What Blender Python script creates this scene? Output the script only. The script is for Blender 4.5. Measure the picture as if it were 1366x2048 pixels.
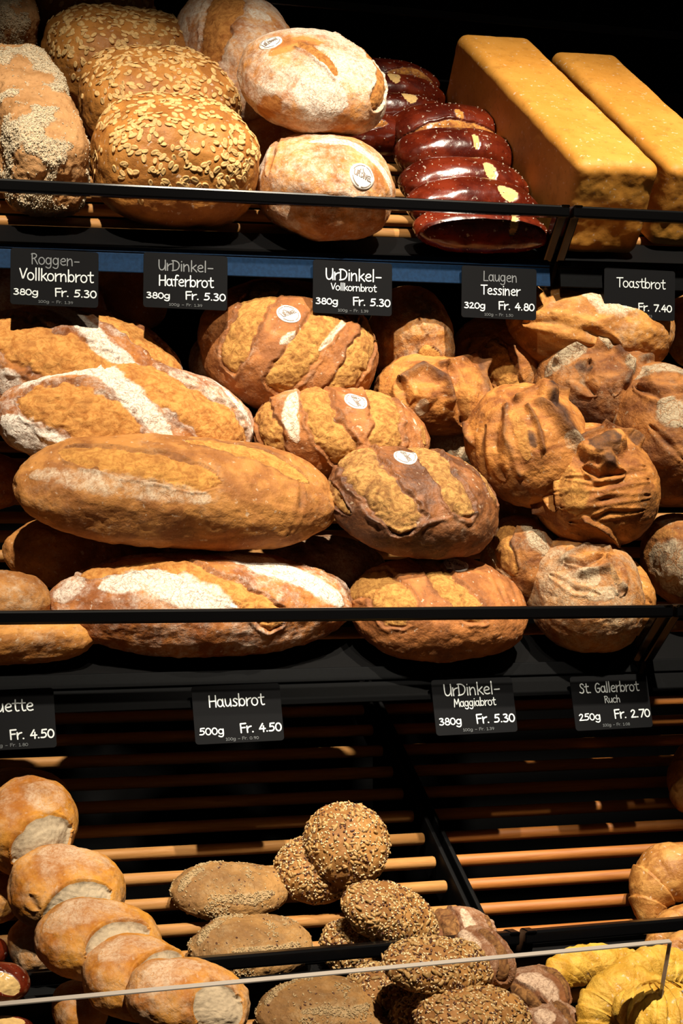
import bpy, math, random
import numpy as np
from mathutils import Vector, Matrix
from mathutils.bvhtree import BVHTree

for o in list(bpy.data.objects):
    bpy.data.objects.remove(o)
scene = bpy.context.scene
COL = scene.collection
PI = math.pi

# ------------------------------------------------------------------ camera
CAMZ = 1.35
F = 4000.0                      # focal length in pixels of the 1366 x 2048 frame
TH, PH = math.radians(20.3), math.radians(0.34)
CAM = np.array([0.0, 0.0, CAMZ])
c_f = np.array([math.sin(TH)*math.cos(PH), math.cos(TH)*math.cos(PH), -math.sin(PH)])
c_r = np.array([math.cos(TH), -math.sin(TH), 0.0])
c_u = np.cross(c_r, c_f)
cam = bpy.data.objects.new('camera', bpy.data.cameras.new('camera'))
COL.objects.link(cam)
cam.data.sensor_fit = 'VERTICAL'
cam.data.sensor_height = 36.0
cam.data.lens = 36.0*F/2048.0
cam.data.clip_start = 0.05
cam.matrix_world = Matrix(((c_r[0], c_u[0], -c_f[0], 0), (c_r[1], c_u[1], -c_f[1], 0), (c_r[2], c_u[2], -c_f[2], CAMZ), (0, 0, 0, 1)))
scene.camera = cam

# ------------------------------------------------------------------ light
w = bpy.data.worlds.new('dim_shop')
scene.world = w
w.use_nodes = True
w.node_tree.nodes['Background'].inputs[0].default_value = (1.0, 0.78, 0.6, 1)
w.node_tree.nodes['Background'].inputs[1].default_value = 0.012


def spot(name, loc, aim, watts, angle, blend=0.5, size=0.03, color=(1.0, 0.88, 0.70)):
    d = bpy.data.lights.new(name, 'SPOT')
    d.energy = watts
    d.spot_size = math.radians(angle)
    d.spot_blend = blend
    d.shadow_soft_size = size
    d.color = color
    o = bpy.data.objects.new(name, d)
    COL.objects.link(o)
    o.location = loc
    o.rotation_euler = (Vector(aim)-Vector(loc)).to_track_quat('-Z', 'Y').to_euler()
    return o


# steep ceiling lamps in front of the display
spot('track_spot', (0.05, 0.32, CAMZ+2.10), (0.46, 1.92, CAMZ+0.12), 560, 25, 1.0)
spot('track_spot', (1.05, 0.60, CAMZ+2.12), (1.02, 1.93, CAMZ+0.10), 580, 30, 1.0)
spot('track_spot', (0.45, 0.15, CAMZ+2.00), (0.66, 1.50, CAMZ-0.55), 680, 25, 1.0)
scene.view_settings.view_transform = 'Standard'
scene.view_settings.look = 'None'
scene.view_settings.gamma = 1.0
scene.view_settings.exposure = 0.0
scene.view_settings.use_curve_mapping = False

# ------------------------------------------------------------------ helpers: pixels and points


def proj(P):
    Q = np.asarray(P, float)-CAM
    z = Q @ c_f
    return np.stack([683+F*(Q @ c_r)/z, 1024-F*(Q @ c_u)/z], -1), z


def ray(px, py):
    d = c_f+c_r*(px-683)/F+c_u*(1024-py)/F
    return d                    # one unit of depth along the view axis


def on_Y(px, py, Y):
    d = ray(px, py)
    return CAM+d*(Y/d[1])


def lin(h):
    h = h.lstrip('#')
    v = [int(h[i:i+2], 16)/255 for i in (0, 2, 4)]
    return tuple(c/12.92 if c <= 0.04045 else ((c+0.055)/1.055)**2.4 for c in v)+(1.0,)


# ------------------------------------------------------------------ numpy noise
_rs = np.random.RandomState(7)
_perm = np.concatenate([_rs.permutation(256)]*3)
_g = _rs.normal(size=(256, 3))
_g /= np.linalg.norm(_g, axis=1)[:, None]


def noise(P, scale=1.0, seed=0):
    P = np.asarray(P, float)*scale+np.array([seed*17.31, seed*5.77, seed*9.13])
    I = np.floor(P).astype(int)
    f = P-I
    u = f*f*f*(f*(f*6-15)+10)
    I &= 255
    r = 0
    for dx in (0, 1):
        for dy in (0, 1):
            for dz in (0, 1):
                h = _perm[_perm[_perm[(I[:, 0]+dx) & 255]+((I[:, 1]+dy) & 255)]+((I[:, 2]+dz) & 255)]
                g = _g[h]
                dot = g[:, 0]*(f[:, 0]-dx)+g[:, 1]*(f[:, 1]-dy)+g[:, 2]*(f[:, 2]-dz)
                wx = u[:, 0] if dx else 1-u[:, 0]
                wy = u[:, 1] if dy else 1-u[:, 1]
                wz = u[:, 2] if dz else 1-u[:, 2]
                r = r+wx*wy*wz*dot
    return r*1.5


def fbm(P, scale, seed=0, octaves=4, gain=0.5):
    r, a = 0, 1.0
    for k in range(octaves):
        r = r+a*noise(P, scale*2**k, seed+k*3)
        a *= gain
    return r


def sstep(a, b, x):
    t = np.clip((x-a)/(b-a), 0, 1)
    return t*t*(3-2*t)


# ------------------------------------------------------------------ helpers: objects and meshes
def link(name, me, m=None, parent=None):
    o = bpy.data.objects.new(name, me)
    COL.objects.link(o)
    if m is not None:
        for mm in (m if isinstance(m, (list, tuple)) else [m]):
            me.materials.append(mm)
    if parent is not None:
        o.parent = parent
        o.matrix_parent_inverse = Matrix.Identity(4)
        o.location = -Vector(parent.location)
    return o


def tag(o, label, cat, group=None):
    o['label'] = label
    o['category'] = cat
    if group:
        o['group'] = group
    return o


def empty(name, loc, label, cat, group=None):
    o = bpy.data.objects.new(name, None)
    COL.objects.link(o)
    o.location = loc
    o.empty_display_size = 0.02
    return tag(o, label, cat, group)


def np_mesh(name, V, Q, smooth=True):
    me = bpy.data.meshes.new(name)
    me.from_pydata(np.asarray(V).tolist(), [], [tuple(q) for q in (Q.tolist() if hasattr(Q, 'tolist') else Q)])
    if smooth:
        me.polygons.foreach_set('use_smooth', [True]*len(me.polygons))
    me.update()
    return me


class MB:
    """collects boxes, tubes and polygons into one mesh"""

    def __init__(s):
        s.v, s.f, s.mi = [], [], []

    def add(s, V, Fc, mi=0):
        b = len(s.v)
        s.v += [tuple(float(c) for c in p) for p in V]
        s.f += [tuple(int(i)+b for i in f) for f in Fc]
        s.mi += [mi]*len(Fc)
        return s

    def prism(s, A, B, sect, mi=0):
        """sweep a closed section (list of offset vectors) from A to B"""
        A, B = np.asarray(A, float), np.asarray(B, float)
        n = len(sect)
        V = [A+np.asarray(q) for q in sect]+[B+np.asarray(q) for q in sect]
        Fc = [(i, (i+1) % n, n+(i+1) % n, n+i) for i in range(n)]
        Fc += [tuple(range(n))[::-1], tuple(range(n, 2*n))]
        return s.add(V, Fc, mi)

    def build(s, name, m, parent=None, bevel=0.0, smooth=False, origin=None):
        me = bpy.data.meshes.new(name)
        V = np.array(s.v)
        if origin is not None:
            V = V-np.asarray(origin)
        me.from_pydata(V.tolist(), [], s.f)
        me.polygons.foreach_set('material_index', s.mi)
        if smooth:
            me.polygons.foreach_set('use_smooth', [True]*len(me.polygons))
        me.update()
        import bmesh
        bm = bmesh.new()
        bm.from_mesh(me)
        bmesh.ops.recalc_face_normals(bm, faces=bm.faces[:])
        bm.to_mesh(me)
        bm.free()
        o = link(name, me, m, parent)
        if origin is not None and parent is None:
            o.location = origin
        if bevel:
            b = o.modifiers.new('bevel', 'BEVEL')
            b.width = bevel
            b.segments = 2
            b.limit_method = 'ANGLE'
        return o


def box_section(ex, ey, x0, x1, y0, y1):
    ex, ey = np.asarray(ex), np.asarray(ey)
    return [ex*x0+ey*y0, ex*x1+ey*y0, ex*x1+ey*y1, ex*x0+ey*y1]


def circle_section(ex, ey, r, n=14):
    return [np.asarray(ex)*r*math.cos(2*PI*k/n)+np.asarray(ey)*r*math.sin(2*PI*k/n) for k in range(n)]


_cs = {}


def cube_sphere(n):
    """welded cube-sphere: cube points in [-1,1] and quads"""
    if n in _cs:
        return _cs[n]
    g = np.tan(np.linspace(-PI/4, PI/4, n+1))
    a, b = np.meshgrid(g, g, indexing='ij')
    one = np.ones_like(a)
    pts, quads, base = [], [], 0
    idx = np.arange((n+1)**2).reshape(n+1, n+1)
    for (x, y, z, flip) in ((one, a, b, 0), (-one, a, b, 1), (a, one, b, 1), (a, -one, b, 0), (a, b, one, 0), (a, b, -one, 1)):
        pts.append(np.stack([x, y, z], -1).reshape(-1, 3))
        q = np.stack([idx[:-1, :-1], idx[1:, :-1], idx[1:, 1:], idx[:-1, 1:]], -1).reshape(-1, 4)+base
        quads.append(q[:, ::-1] if flip else q)
        base += (n+1)**2
    P = np.concatenate(pts)
    Q = np.concatenate(quads)
    key = np.round(P*1e5).astype(np.int64)
    _, first, inv = np.unique(key, axis=0, return_index=True, return_inverse=True)
    inv = inv.reshape(-1)
    _cs[n] = (P[first], inv[Q])
    return _cs[n]


def vnormals(V, Q):
    A, B, C, D = (V[Q[:, k]] for k in range(4))
    n = np.cross(C-A, D-B)
    N = np.zeros_like(V)
    for k in range(4):
        np.add.at(N, Q[:, k], n)
    return N/np.maximum(np.linalg.norm(N, axis=1), 1e-12)[:, None]


# ------------------------------------------------------------------ materials
def new_mat(name):
    m = bpy.data.materials.new(name)
    m.use_nodes = True
    nt = m.node_tree
    b = nt.nodes['Principled BSDF']
    return m, nt, b


def N_(nt, typ, **kw):
    n = nt.nodes.new(typ)
    for k, v in kw.items():
        if k in n.inputs.keys():
            n.inputs[k].default_value = v
        else:
            setattr(n, k, v)
    return n


def mixc(nt, fac, a, b):
    n = nt.nodes.new('ShaderNodeMix')
    n.data_type = 'RGBA'
    for sock, val in ((n.inputs[0], fac), (n.inputs[6], a), (n.inputs[7], b)):
        if isinstance(val, bpy.types.NodeSocket):
            nt.links.new(val, sock)
        else:
            sock.default_value = val
    return n.outputs[2]


def math_(nt, op, a, b=None, c=None):
    n = nt.nodes.new('ShaderNodeMath')
    n.operation = op
    for i, val in enumerate((a, b, c)):
        if val is None:
            continue
        if isinstance(val, bpy.types.NodeSocket):
            nt.links.new(val, n.inputs[i])
        else:
            n.inputs[i].default_value = val
    return n.outputs[0]


def rng(nt, v, a, b, c=0.0, d=1.0):
    n = nt.nodes.new('ShaderNodeMapRange')
    n.interpolation_type = 'SMOOTHSTEP'
    nt.links.new(v, n.inputs[0])
    for i, x in enumerate((a, b, c, d)):
        n.inputs[i+1].default_value = x
    return n.outputs[0]


def tex_noise(nt, vec, scale, detail=5, rough=0.55, dist=0.0):
    n = nt.nodes.new('ShaderNodeTexNoise')
    nt.links.new(vec, n.inputs['Vector'])
    n.inputs['Scale'].default_value = scale
    n.inputs['Detail'].default_value = detail
    n.inputs['Roughness'].default_value = rough
    n.inputs['Distortion'].default_value = dist
    return n.outputs['Fac']


def simple(name, col, rough=0.5, metal=0.0, spec=0.5, grain=0.0, gscale=80):
    m, nt, b = new_mat(name)
    b.inputs['Roughness'].default_value = rough
    b.inputs['Metallic'].default_value = metal
    b.inputs['Specular IOR Level'].default_value = spec
    c = lin(col)
    if grain:
        tc = N_(nt, 'ShaderNodeTexCoord')
        f = tex_noise(nt, tc.outputs['Object'], gscale, 6)
        dk = tuple(x*(1-grain) for x in c[:3])+(1,)
        out = mixc(nt, rng(nt, f, 0.35, 0.65), dk, c)
        nt.links.new(out, b.inputs['Base Color'])
    else:
        b.inputs['Base Color'].default_value = c
    return m


def bread_mat(name, light, dark, crumb='#d8a35c', crumb2='#a8702f', flour='#e6dac8', scorch_shade='#3a2012', torn='#d9c4a4',
              rough=0.7, spec=0.3, bump=0.5, big=22, crack=0.0, stretch=None, coat=0.0, flour_grain=110, patch=(0.38, 0.62)):
    m, nt, b = new_mat(name)
    tc = N_(nt, 'ShaderNodeTexCoord')
    P = tc.outputs['Object']
    at = N_(nt, 'ShaderNodeAttribute', attribute_name='feat')
    sp = N_(nt, 'ShaderNodeSeparateColor')
    nt.links.new(at.outputs['Color'], sp.inputs[0])
    fl, cr, dk = sp.outputs[0], sp.outputs[1], sp.outputs[2]
    to = at.outputs['Alpha']
    if stretch:
        mp = N_(nt, 'ShaderNodeMapping')
        mp.inputs['Scale'].default_value = stretch
        mp.inputs['Rotation'].default_value = (0.5, 0.3, 0.4)
        nt.links.new(P, mp.inputs[0])
        n_big = tex_noise(nt, mp.outputs[0], big, 6, 0.62, 0.7)
    else:
        n_big = tex_noise(nt, P, big, 5, 0.6, 0.4)
    n_spot = tex_noise(nt, P, 190, 3, 0.5, 0.3)
    n_mid = tex_noise(nt, P, 70, 6, 0.62)
    n_fine = tex_noise(nt, P, 420, 4, 0.6)
    col = mixc(nt, rng(nt, n_big, patch[0], patch[1]), lin(dark), lin(light))
    dd = tuple(x*0.62 for x in lin(dark)[:3])+(1,)
    col = mixc(nt, math_(nt, 'MULTIPLY', rng(nt, n_mid, 0.5, 0.75), 0.55), col, dd)
    col = mixc(nt, math_(nt, 'MULTIPLY', rng(nt, n_fine, 0.52, 0.72), 0.35), col, lin(light))
    col = mixc(nt, math_(nt, 'MULTIPLY', rng(nt, n_spot, 0.63, 0.72), 0.5), col, dd)
    col = mixc(nt, math_(nt, 'MULTIPLY', rng(nt, n_spot, 0.36, 0.28), 0.45), col, lin(flour))
    # baked-dark ridges, darkened grooves, and shade painted on one roll top
    s = math_(nt, 'MULTIPLY', dk, rng(nt, n_mid, 0.25, 0.6, 0.55, 1.0))
    col = mixc(nt, s, col, lin(scorch_shade))
    # open crumb of the scored cuts
    n_cr = tex_noise(nt, P, 130, 8, 0.72, 0.9)
    n_c2 = tex_noise(nt, P, 48, 6, 0.65, 1.2)
    ccol = mixc(nt, rng(nt, n_cr, 0.34, 0.64), lin(crumb2), lin(crumb))
    ccol = mixc(nt, math_(nt, 'MULTIPLY', rng(nt, n_c2, 0.46, 0.70), 0.6), ccol, lin(dark))
    ccol = mixc(nt, rng(nt, n_cr, 0.30, 0.20), ccol, tuple(x*0.35 for x in lin(dark)[:3])+(1,))
    col = mixc(nt, rng(nt, math_(nt, 'ADD', cr, math_(nt, 'MULTIPLY', n_c2, 0.5)), 0.5, 1.05), col, ccol)
    # flour
    n_fl = tex_noise(nt, P, flour_grain, 9, 0.72)
    n_f2 = tex_noise(nt, P, 34, 6, 0.6)
    n_f3 = tex_noise(nt, P, 55, 3, 0.5, 2.2)
    ff = rng(nt, math_(nt, 'ADD', math_(nt, 'ADD', math_(nt, 'MULTIPLY', n_fl, 1.7), math_(nt, 'MULTIPLY', n_f2, 0.8)), fl), 1.30, 2.25)
    crease = rng(nt, math_(nt, 'ABSOLUTE', math_(nt, 'SUBTRACT', n_f3, 0.5)), 0.0, 0.022)
    ff = math_(nt, 'MULTIPLY', ff, math_(nt, 'ADD', math_(nt, 'MULTIPLY', crease, 0.5), 0.5))
    ff = math_(nt, 'MULTIPLY', ff, rng(nt, n_fine, 0.36, 0.56, 0.6, 1.0))
    if crack:
        vo = N_(nt, 'ShaderNodeTexVoronoi', feature='DISTANCE_TO_EDGE')
        nd = nt.nodes.new('ShaderNodeVectorMath')
        nd.operation = 'MULTIPLY_ADD'
        nz = nt.nodes.new('ShaderNodeTexNoise')
        nt.links.new(P, nz.inputs['Vector'])
        nz.inputs['Scale'].default_value = 60
        nt.links.new(nz.outputs['Color'], nd.inputs[0])
        nd.inputs[1].default_value = (0.03,)*3
        nt.links.new(P, nd.inputs[2])
        nt.links.new(nd.outputs[0], vo.inputs['Vector'])
        vo.inputs['Scale'].default_value = crack
        ff = math_(nt, 'MULTIPLY', ff, rng(nt, vo.outputs['Distance'], 0.0, 0.06, 0.35, 1.0))
    ff = math_(nt, 'MULTIPLY', ff, rng(nt, fl, 0.02, 0.25))
    col = mixc(nt, math_(nt, 'MULTIPLY', ff, 0.95), col, lin(flour))
    tcol = mixc(nt, rng(nt, n_cr, 0.3, 0.65), tuple(x*0.72 for x in lin(torn)[:3])+(1,), lin(torn))
    col = mixc(nt, rng(nt, to, 0.3, 0.7), col, tcol)
    nt.links.new(col, b.inputs['Base Color'])
    rg = math_(nt, 'ADD', rough, math_(nt, 'MULTIPLY', math_(nt, 'MAXIMUM', math_(nt, 'MAXIMUM', fl, cr), to), 0.95-rough))
    nt.links.new(math_(nt, 'MINIMUM', rg, 1.0), b.inputs['Roughness'])
    b.inputs['Specular IOR Level'].default_value = spec
    b.inputs['Coat Weight'].default_value = coat
    b.inputs['Coat Roughness'].default_value = 0.18
    h = math_(nt, 'ADD', math_(nt, 'ADD', math_(nt, 'MULTIPLY', n_mid, 0.7), math_(nt, 'MULTIPLY', n_big, 0.5)), math_(nt, 'ADD', math_(nt, 'MULTIPLY', n_fine, 0.22), math_(nt, 'MULTIPLY', n_spot, 0.25)))
    h = math_(nt, 'ADD', h, math_(nt, 'MULTIPLY', crease, math_(nt, 'MULTIPLY', fl, 0.25)))
    h = math_(nt, 'ADD', h, math_(nt, 'MULTIPLY', n_cr, math_(nt, 'MULTIPLY', math_(nt, 'MAXIMUM', cr, to), 0.9)))
    h = math_(nt, 'ADD', h, math_(nt, 'MULTIPLY', ff, 0.12))
    bp = N_(nt, 'ShaderNodeBump')
    bp.inputs['Strength'].default_value = bump
    bp.inputs['Distance'].default_value = 0.004
    nt.links.new(h, bp.inputs['Height'])
    nt.links.new(bp.outputs[0], b.inputs['Normal'])
    return m


def wood_mat(name, a, bcol):
    m, nt, b = new_mat(name)
    tc = N_(nt, 'ShaderNodeTexCoord')
    mp = N_(nt, 'ShaderNodeMapping')
    mp.inputs['Scale'].default_value = (4, 60, 60)
    nt.links.new(tc.outputs['Object'], mp.inputs[0])
    f = tex_noise(nt, mp.outputs[0], 3.0, 6, 0.6, 0.6)
    mp2 = N_(nt, 'ShaderNodeMapping')
    mp2.inputs['Scale'].default_value = (30, 400, 400)
    nt.links.new(tc.outputs['Object'], mp2.inputs[0])
    f2 = tex_noise(nt, mp2.outputs[0], 3.0, 3)
    col = mixc(nt, rng(nt, f, 0.3, 0.7), lin(a), lin(bcol))
    col = mixc(nt, math_(nt, 'MULTIPLY', rng(nt, f2, 0.5, 0.7), 0.4), col, lin(a))
    nt.links.new(col, b.inputs['Base Color'])
    b.inputs['Roughness'].default_value = 0.55
    b.inputs['Specular IOR Level'].default_value = 0.35
    bp = N_(nt, 'ShaderNodeBump')
    bp.inputs['Strength'].default_value = 0.15
    bp.inputs['Distance'].default_value = 0.001
    nt.links.new(f2, bp.inputs['Height'])
    nt.links.new(bp.outputs[0], b.inputs['Normal'])
    return m


M = {}
M['metal'] = simple('black_lacquered_steel', '#060607', 0.22, 0.0, 0.5)
M['metal_dull'] = simple('dull_black_steel', '#020203', 0.6, 0.0, 0.12)
M['strip'] = simple('blue_black_label_strip', '#0e2a48', 0.6, 0.0, 0.12, 0.25, 300)
M['strip_dark'] = simple('black_label_strip', '#050608', 0.7, 0.0, 0.08, 0.25, 300)
M['card'] = simple('black_plastic_card', '#0c0d10', 0.7, 0.0, 0.12)
M['ink'] = simple('pale_grey_print', '#d6dee2', 0.6)
M['ink_shaded'] = simple('shaded_grey_print', '#787d82', 0.6)  # greyer ink paints the shade over the first lines of some tags
M['ink_tiny'] = simple('thin_grey_print', '#63686c', 0.6)
M['wood'] = wood_mat('beech_wood', '#94642f', '#ae7f4a')
M['wood_orange'] = wood_mat('oiled_beech_wood', '#90541f', '#aa6c30')
M['black_wall'] = simple('matt_black_panel', '#050506', 0.8, 0.0, 0.1)
M['floor'] = simple('dark_stone_floor', '#26221e', 0.6, 0.0, 0.3, 0.3, 6)
M['paper'] = simple('white_edible_paper', '#ece6dd', 0.75)
M['logo'] = simple('brown_grey_print', '#7d6f66', 0.8)
M['oat'] = simple('toasted_oat_flake', '#e2b878', 0.65, 0.0, 0.3, 0.35, 160)
M['bran'] = simple('bran_crumbs', '#a8906a', 0.85, 0.0, 0.2, 0.3, 300)
M['salt'] = simple('salt_grain', '#d8c8b0', 0.35)
M['seed_sun'] = simple('sunflower_seed', '#a98450', 0.6, 0.0, 0.3, 0.3, 200)
M['seed_sesame'] = simple('sesame_seed', '#cdb488', 0.6, 0.0, 0.3)
M['seed_lin'] = simple('linseed', '#4a2a1c', 0.4, 0.0, 0.4)
M['acrylic_edge'] = simple('acrylic_cut_edge', '#a0978e', 0.3, 0.0, 0.6)


def acrylic():
    m, nt, b = new_mat('clear_acrylic')
    nt.nodes.remove(b)
    out = nt.nodes['Material Output']
    tr = N_(nt, 'ShaderNodeBsdfTransparent')
    tr.inputs[0].default_value = (0.97, 0.96, 0.95, 1)
    gl = N_(nt, 'ShaderNodeBsdfGlossy')
    gl.inputs['Roughness'].default_value = 0.04
    gl.inputs[0].default_value = (0.9, 0.9, 0.9, 1)
    fr = N_(nt, 'ShaderNodeFresnel')
    fr.inputs['IOR'].default_value = 1.35
    mx = N_(nt, 'ShaderNodeMixShader')
    nt.links.new(fr.outputs[0], mx.inputs[0])
    nt.links.new(tr.outputs[0], mx.inputs[1])
    nt.links.new(gl.outputs[0], mx.inputs[2])
    nt.links.new(mx.outputs[0], out.inputs[0])
    return m


M['acrylic'] = acrylic()
# breads
M['rye'] = bread_mat('rye_crust', '#b98a5a', '#9a6c3e', flour='#cdbb9c', bump=0.9, flour_grain=150)
M['rye_grit'] = simple('rye_grit', '#cfc0a4', 0.85, 0.0, 0.2, 0.3, 300)
M['oatbread'] = bread_mat('oat_loaf_crust', '#b87c3a', '#98602a', rough=0.55, bump=0.45)
M['round'] = bread_mat('floured_round_crust', '#c08444', '#9a5e2c', crumb='#b87f40', crumb2='#84501f', flour='#d2c7b8', bump=0.5, big=30)
M['laugen'] = bread_mat('lye_crust', '#6c2410', '#451006', crumb='#cf8f3c', crumb2='#8a4516', torn='#e8c07a', rough=0.22, spec=0.6, bump=0.15, coat=0.5)
M['toast'] = bread_mat('toast_loaf_crust', '#d0933f', '#c0822f', rough=0.6, bump=0.09, big=16, patch=(0.3, 0.7))
M['haus'] = bread_mat('house_loaf_crust', '#b07036', '#864c22', crumb='#d09650', crumb2='#aa6c30', flour='#e2d7c8', bump=0.6, big=30)
M['haus_brown'] = bread_mat('brown_house_loaf_crust', '#b0783c', '#8a5628', crumb='#c8924a', crumb2='#a46c32', flour='#cdbba2', bump=0.55, big=30)
M['spelt'] = bread_mat('spelt_loaf_crust', '#aa6c38', '#824e26', crumb='#c2904c', crumb2='#90602e', flour='#d8c7b0', bump=0.65, big=34)
M['spelt_dark'] = bread_mat('dark_spelt_loaf_crust', '#88542c', '#522e16', crumb='#b88c4e', crumb2='#82562a', flour='#cdb99e', rough=0.52, spec=0.4, bump=0.65, big=34)
M['galler'] = bread_mat('gnarled_crust', '#c0803c', '#7c461e', crumb='#d29a50', crumb2='#a06a30', flour='#c2ae90', scorch_shade='#3a2216', bump=0.7, big=22, stretch=(0.8, 1.7, 2.2), patch=(0.32, 0.68))
M['galler_grey'] = bread_mat('floured_cracked_crust', '#a86e36', '#6a3c1c', crumb='#c58c46', crumb2='#8a5626', flour='#ab9c82', scorch_shade='#38221a', bump=0.75, big=22, crack=48, stretch=(0.8, 1.6, 2.0), patch=(0.32, 0.68))
M['golden'] = bread_mat('golden_crust', '#cb8e46', '#9e642c', crumb='#d8a55c', crumb2='#b47e3a', flour='#e0cfb4', bump=0.5, big=20, stretch=(0.8, 1.6, 2.2))
M['white_roll'] = bread_mat('white_roll_crust', '#c4862f', '#9a5a14', crumb='#e0b878', crumb2='#c08a48', flour='#c4a98c', torn='#bba88c', rough=0.6, bump=0.4, flour_grain=60)
M['seed_roll'] = bread_mat('seeded_roll_crust', '#a0723c', '#7c5226', flour='#cdb792', bump=0.6)
M['grain_roll'] = bread_mat('wholegrain_roll_crust', '#98703e', '#74522c', flour='#a38a66', bump=0.8, flour_grain=160)
M['rye_roll'] = bread_mat('dark_rye_roll_crust', '#875630', '#643a1e', crumb='#956a3c', crumb2='#4a2c16', flour='#c4a990', bump=0.6)
M['croissant'] = bread_mat('croissant_crust', '#c48e4c', '#96602a', rough=0.5, bump=0.5, big=40, stretch=(1, 1.8, 1.8))
M['yellow'] = bread_mat('yellow_crescent_crust', '#dcb04a', '#c0902e', rough=0.55, bump=0.8, big=60)

# ------------------------------------------------------------------ shelves: three slanted tiers and the counter basket below
TILT = math.radians(33)


class Shelf:
    def __init__(s, a, b, tilt=TILT):
        s.O = np.asarray(a, float)
        s.ex = np.asarray(b, float)-s.O
        s.ex /= np.linalg.norm(s.ex)
        ey = np.array([0, math.cos(tilt), math.sin(tilt)])
        ey -= s.ex*(ey @ s.ex)
        s.ey = ey/np.linalg.norm(ey)
        s.ez = np.cross(s.ex, s.ey)
        s.B = np.stack([s.ex, s.ey, s.ez], 1)

    def at(s, x, d, n=0.0):
        return s.O+s.ex*x+s.ey*d+s.ez*n

    def hit(s, px, py, n=0.0):
        r = ray(px, py)
        t = ((s.O+s.ez*n-CAM) @ s.ez)/(r @ s.ez)
        return CAM+r*t

    def xd(s, P):
        q = (np.asarray(P)-s.O) @ s.B
        return q


YA, YB, YC, YD = 1.92, 1.80, 1.68, 1.62
SA = Shelf(on_Y(0, 487, YA), on_Y(1366, 526, YA))
SB = Shelf(on_Y(0, 1352, YB), on_Y(1366, 1316, YB))
SC = Shelf(on_Y(0, 2058, YC), on_Y(1366, 1945, YC))
SD = Shelf(on_Y(0, 2030, YD), on_Y(1366, 1905, YD))

# the room around the display
def structure(name, lo, hi, m):
    mb = MB()
    mb.prism((lo[0], lo[1], lo[2]), (hi[0], lo[1], lo[2]), box_section((0, 1, 0), (0, 0, 1), 0, hi[1]-lo[1], 0, hi[2]-lo[2]))
    o = mb.build(name, m)
    o['kind'] = 'structure'
    return o


structure('floor', (-2.5, -1.0, -0.05), (4.0, 2.9, 0.0), M['floor'])
structure('wall_back', (-2.5, 2.78, 0.0), (4.0, 2.9, 3.4), M['black_wall'])


def rail_pts(px0, py0, px1, py1, Y, x0, x1):
    a, b = on_Y(px0, py0, Y), on_Y(px1, py1, Y)
    e = (b-a)/(b[0]-a[0])
    return a+e*(x0-a[0]), a+e*(x1-a[0])


def basket(S, x0, x1, depth, rail, strips, wood, label, dmin=0.062, pitch=0.0345, strip_mat='strip', front=True):
    """x0, x1: world X of the two ends"""
    L0, L1 = (x0-S.O[0])/S.ex[0], (x1-S.O[0])/S.ex[0]
    base = S.at((L0+L1)/2, depth/2, -0.02)
    root = empty('slatted_bread_tray', base, label, 'bread tray', 'slatted trays of the bread display')
    # dowels
    d = dmin
    k = 0
    while d < depth-0.02:
        mb = MB()
        mb.prism(S.at(L0+0.008, d, -0.0062), S.at(L1-0.008, d, -0.0062), circle_section(S.ey, S.ez, 0.0062, 16))
        o = mb.build('dowel', M[wood], root, smooth=False, bevel=0.0015)
        # own texture offset along the grain
        off = Vector((k*0.37 % 1.9, 0, 0))
        o.data.transform(Matrix.Translation(off))
        o.location = o.location-off
        for p in o.data.polygons:
            p.use_smooth = len(p.vertices) == 4
        d += pitch
        k += 1
    # side plates with the holes the dowels sit in
    for name, xx, sgn in (('side_plate', L0, 1), ('side_plate', L1, -1)):
        mb = MB()
        mb.prism(S.at(xx, -0.002, 0), S.at(xx, depth, 0), box_section(S.ex*sgn, S.ez, 0, 0.005, -0.035, 0.008))
        mb.build(name, M['metal_dull'], root, bevel=0.0015)
    mb = MB()
    mb.prism(S.at(L0, depth-0.006, 0), S.at(L1, depth-0.006, 0), box_section(S.ey, S.ez, 0, 0.006, -0.035, 0.02))
    mb.build('back_plate', M['metal_dull'], root, bevel=0.0015)
    if not front:
        return root
    # ledge in front of the first dowel
    mb = MB()
    mb.prism(S.at(L0, 0, 0), S.at(L1, 0, 0), box_section(S.ey, S.ez, 0.0, 0.050, -0.012, -0.0035))
    mb.build('front_ledge', M['metal_dull'], root, bevel=0.001)
    # front rail on two posts
    ra, rb = rail_pts(*rail, x0, x1)
    h = 0.0062
    sec = box_section((0, 1, 0), (0, 0, 1), -h, h, -h, h)
    mb = MB()
    mb.prism(ra, rb, sec)
    mb.build('front_rail', M['metal'], root, bevel=0.0022)
    for P, xx, sgn in ((ra, L0, 1), (rb, L1, -1)):
        foot = S.at(xx, 0.004, -0.006)
        P = np.array(P)+np.array([0, 0, 0.0068])
        mb = MB()
        mb.prism(foot, P, box_section(S.ex*sgn, (0, 1, 0), 0, 0.011, -0.0085, 0.0085))
        mb.build('rail_post', M['metal'], root, bevel=0.002)
    # label strip in two steps under the ledge
    for (name, a0, a1, b0, b1, Y0, Y1) in strips:
        A0, A1 = rail_pts(0, a0, 1366, a1, Y0, x0+0.004, x1-0.004)
        B0, B1 = rail_pts(0, b0, 1366, b1, Y1, x0+0.004, x1-0.004)
        th = np.array([0, 0.004, 0])
        mb = MB()
        mb.add([A0, A1, B1, B0, A0+th, A1+th, B1+th, B0+th],
               [(0, 1, 2, 3), (7, 6, 5, 4), (0, 4, 5, 1), (1, 5, 6, 2), (2, 6, 7, 3), (3, 7, 4, 0)])
        mb.build(name, M[strip_mat], root, bevel=0.0008)
    return root


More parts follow.
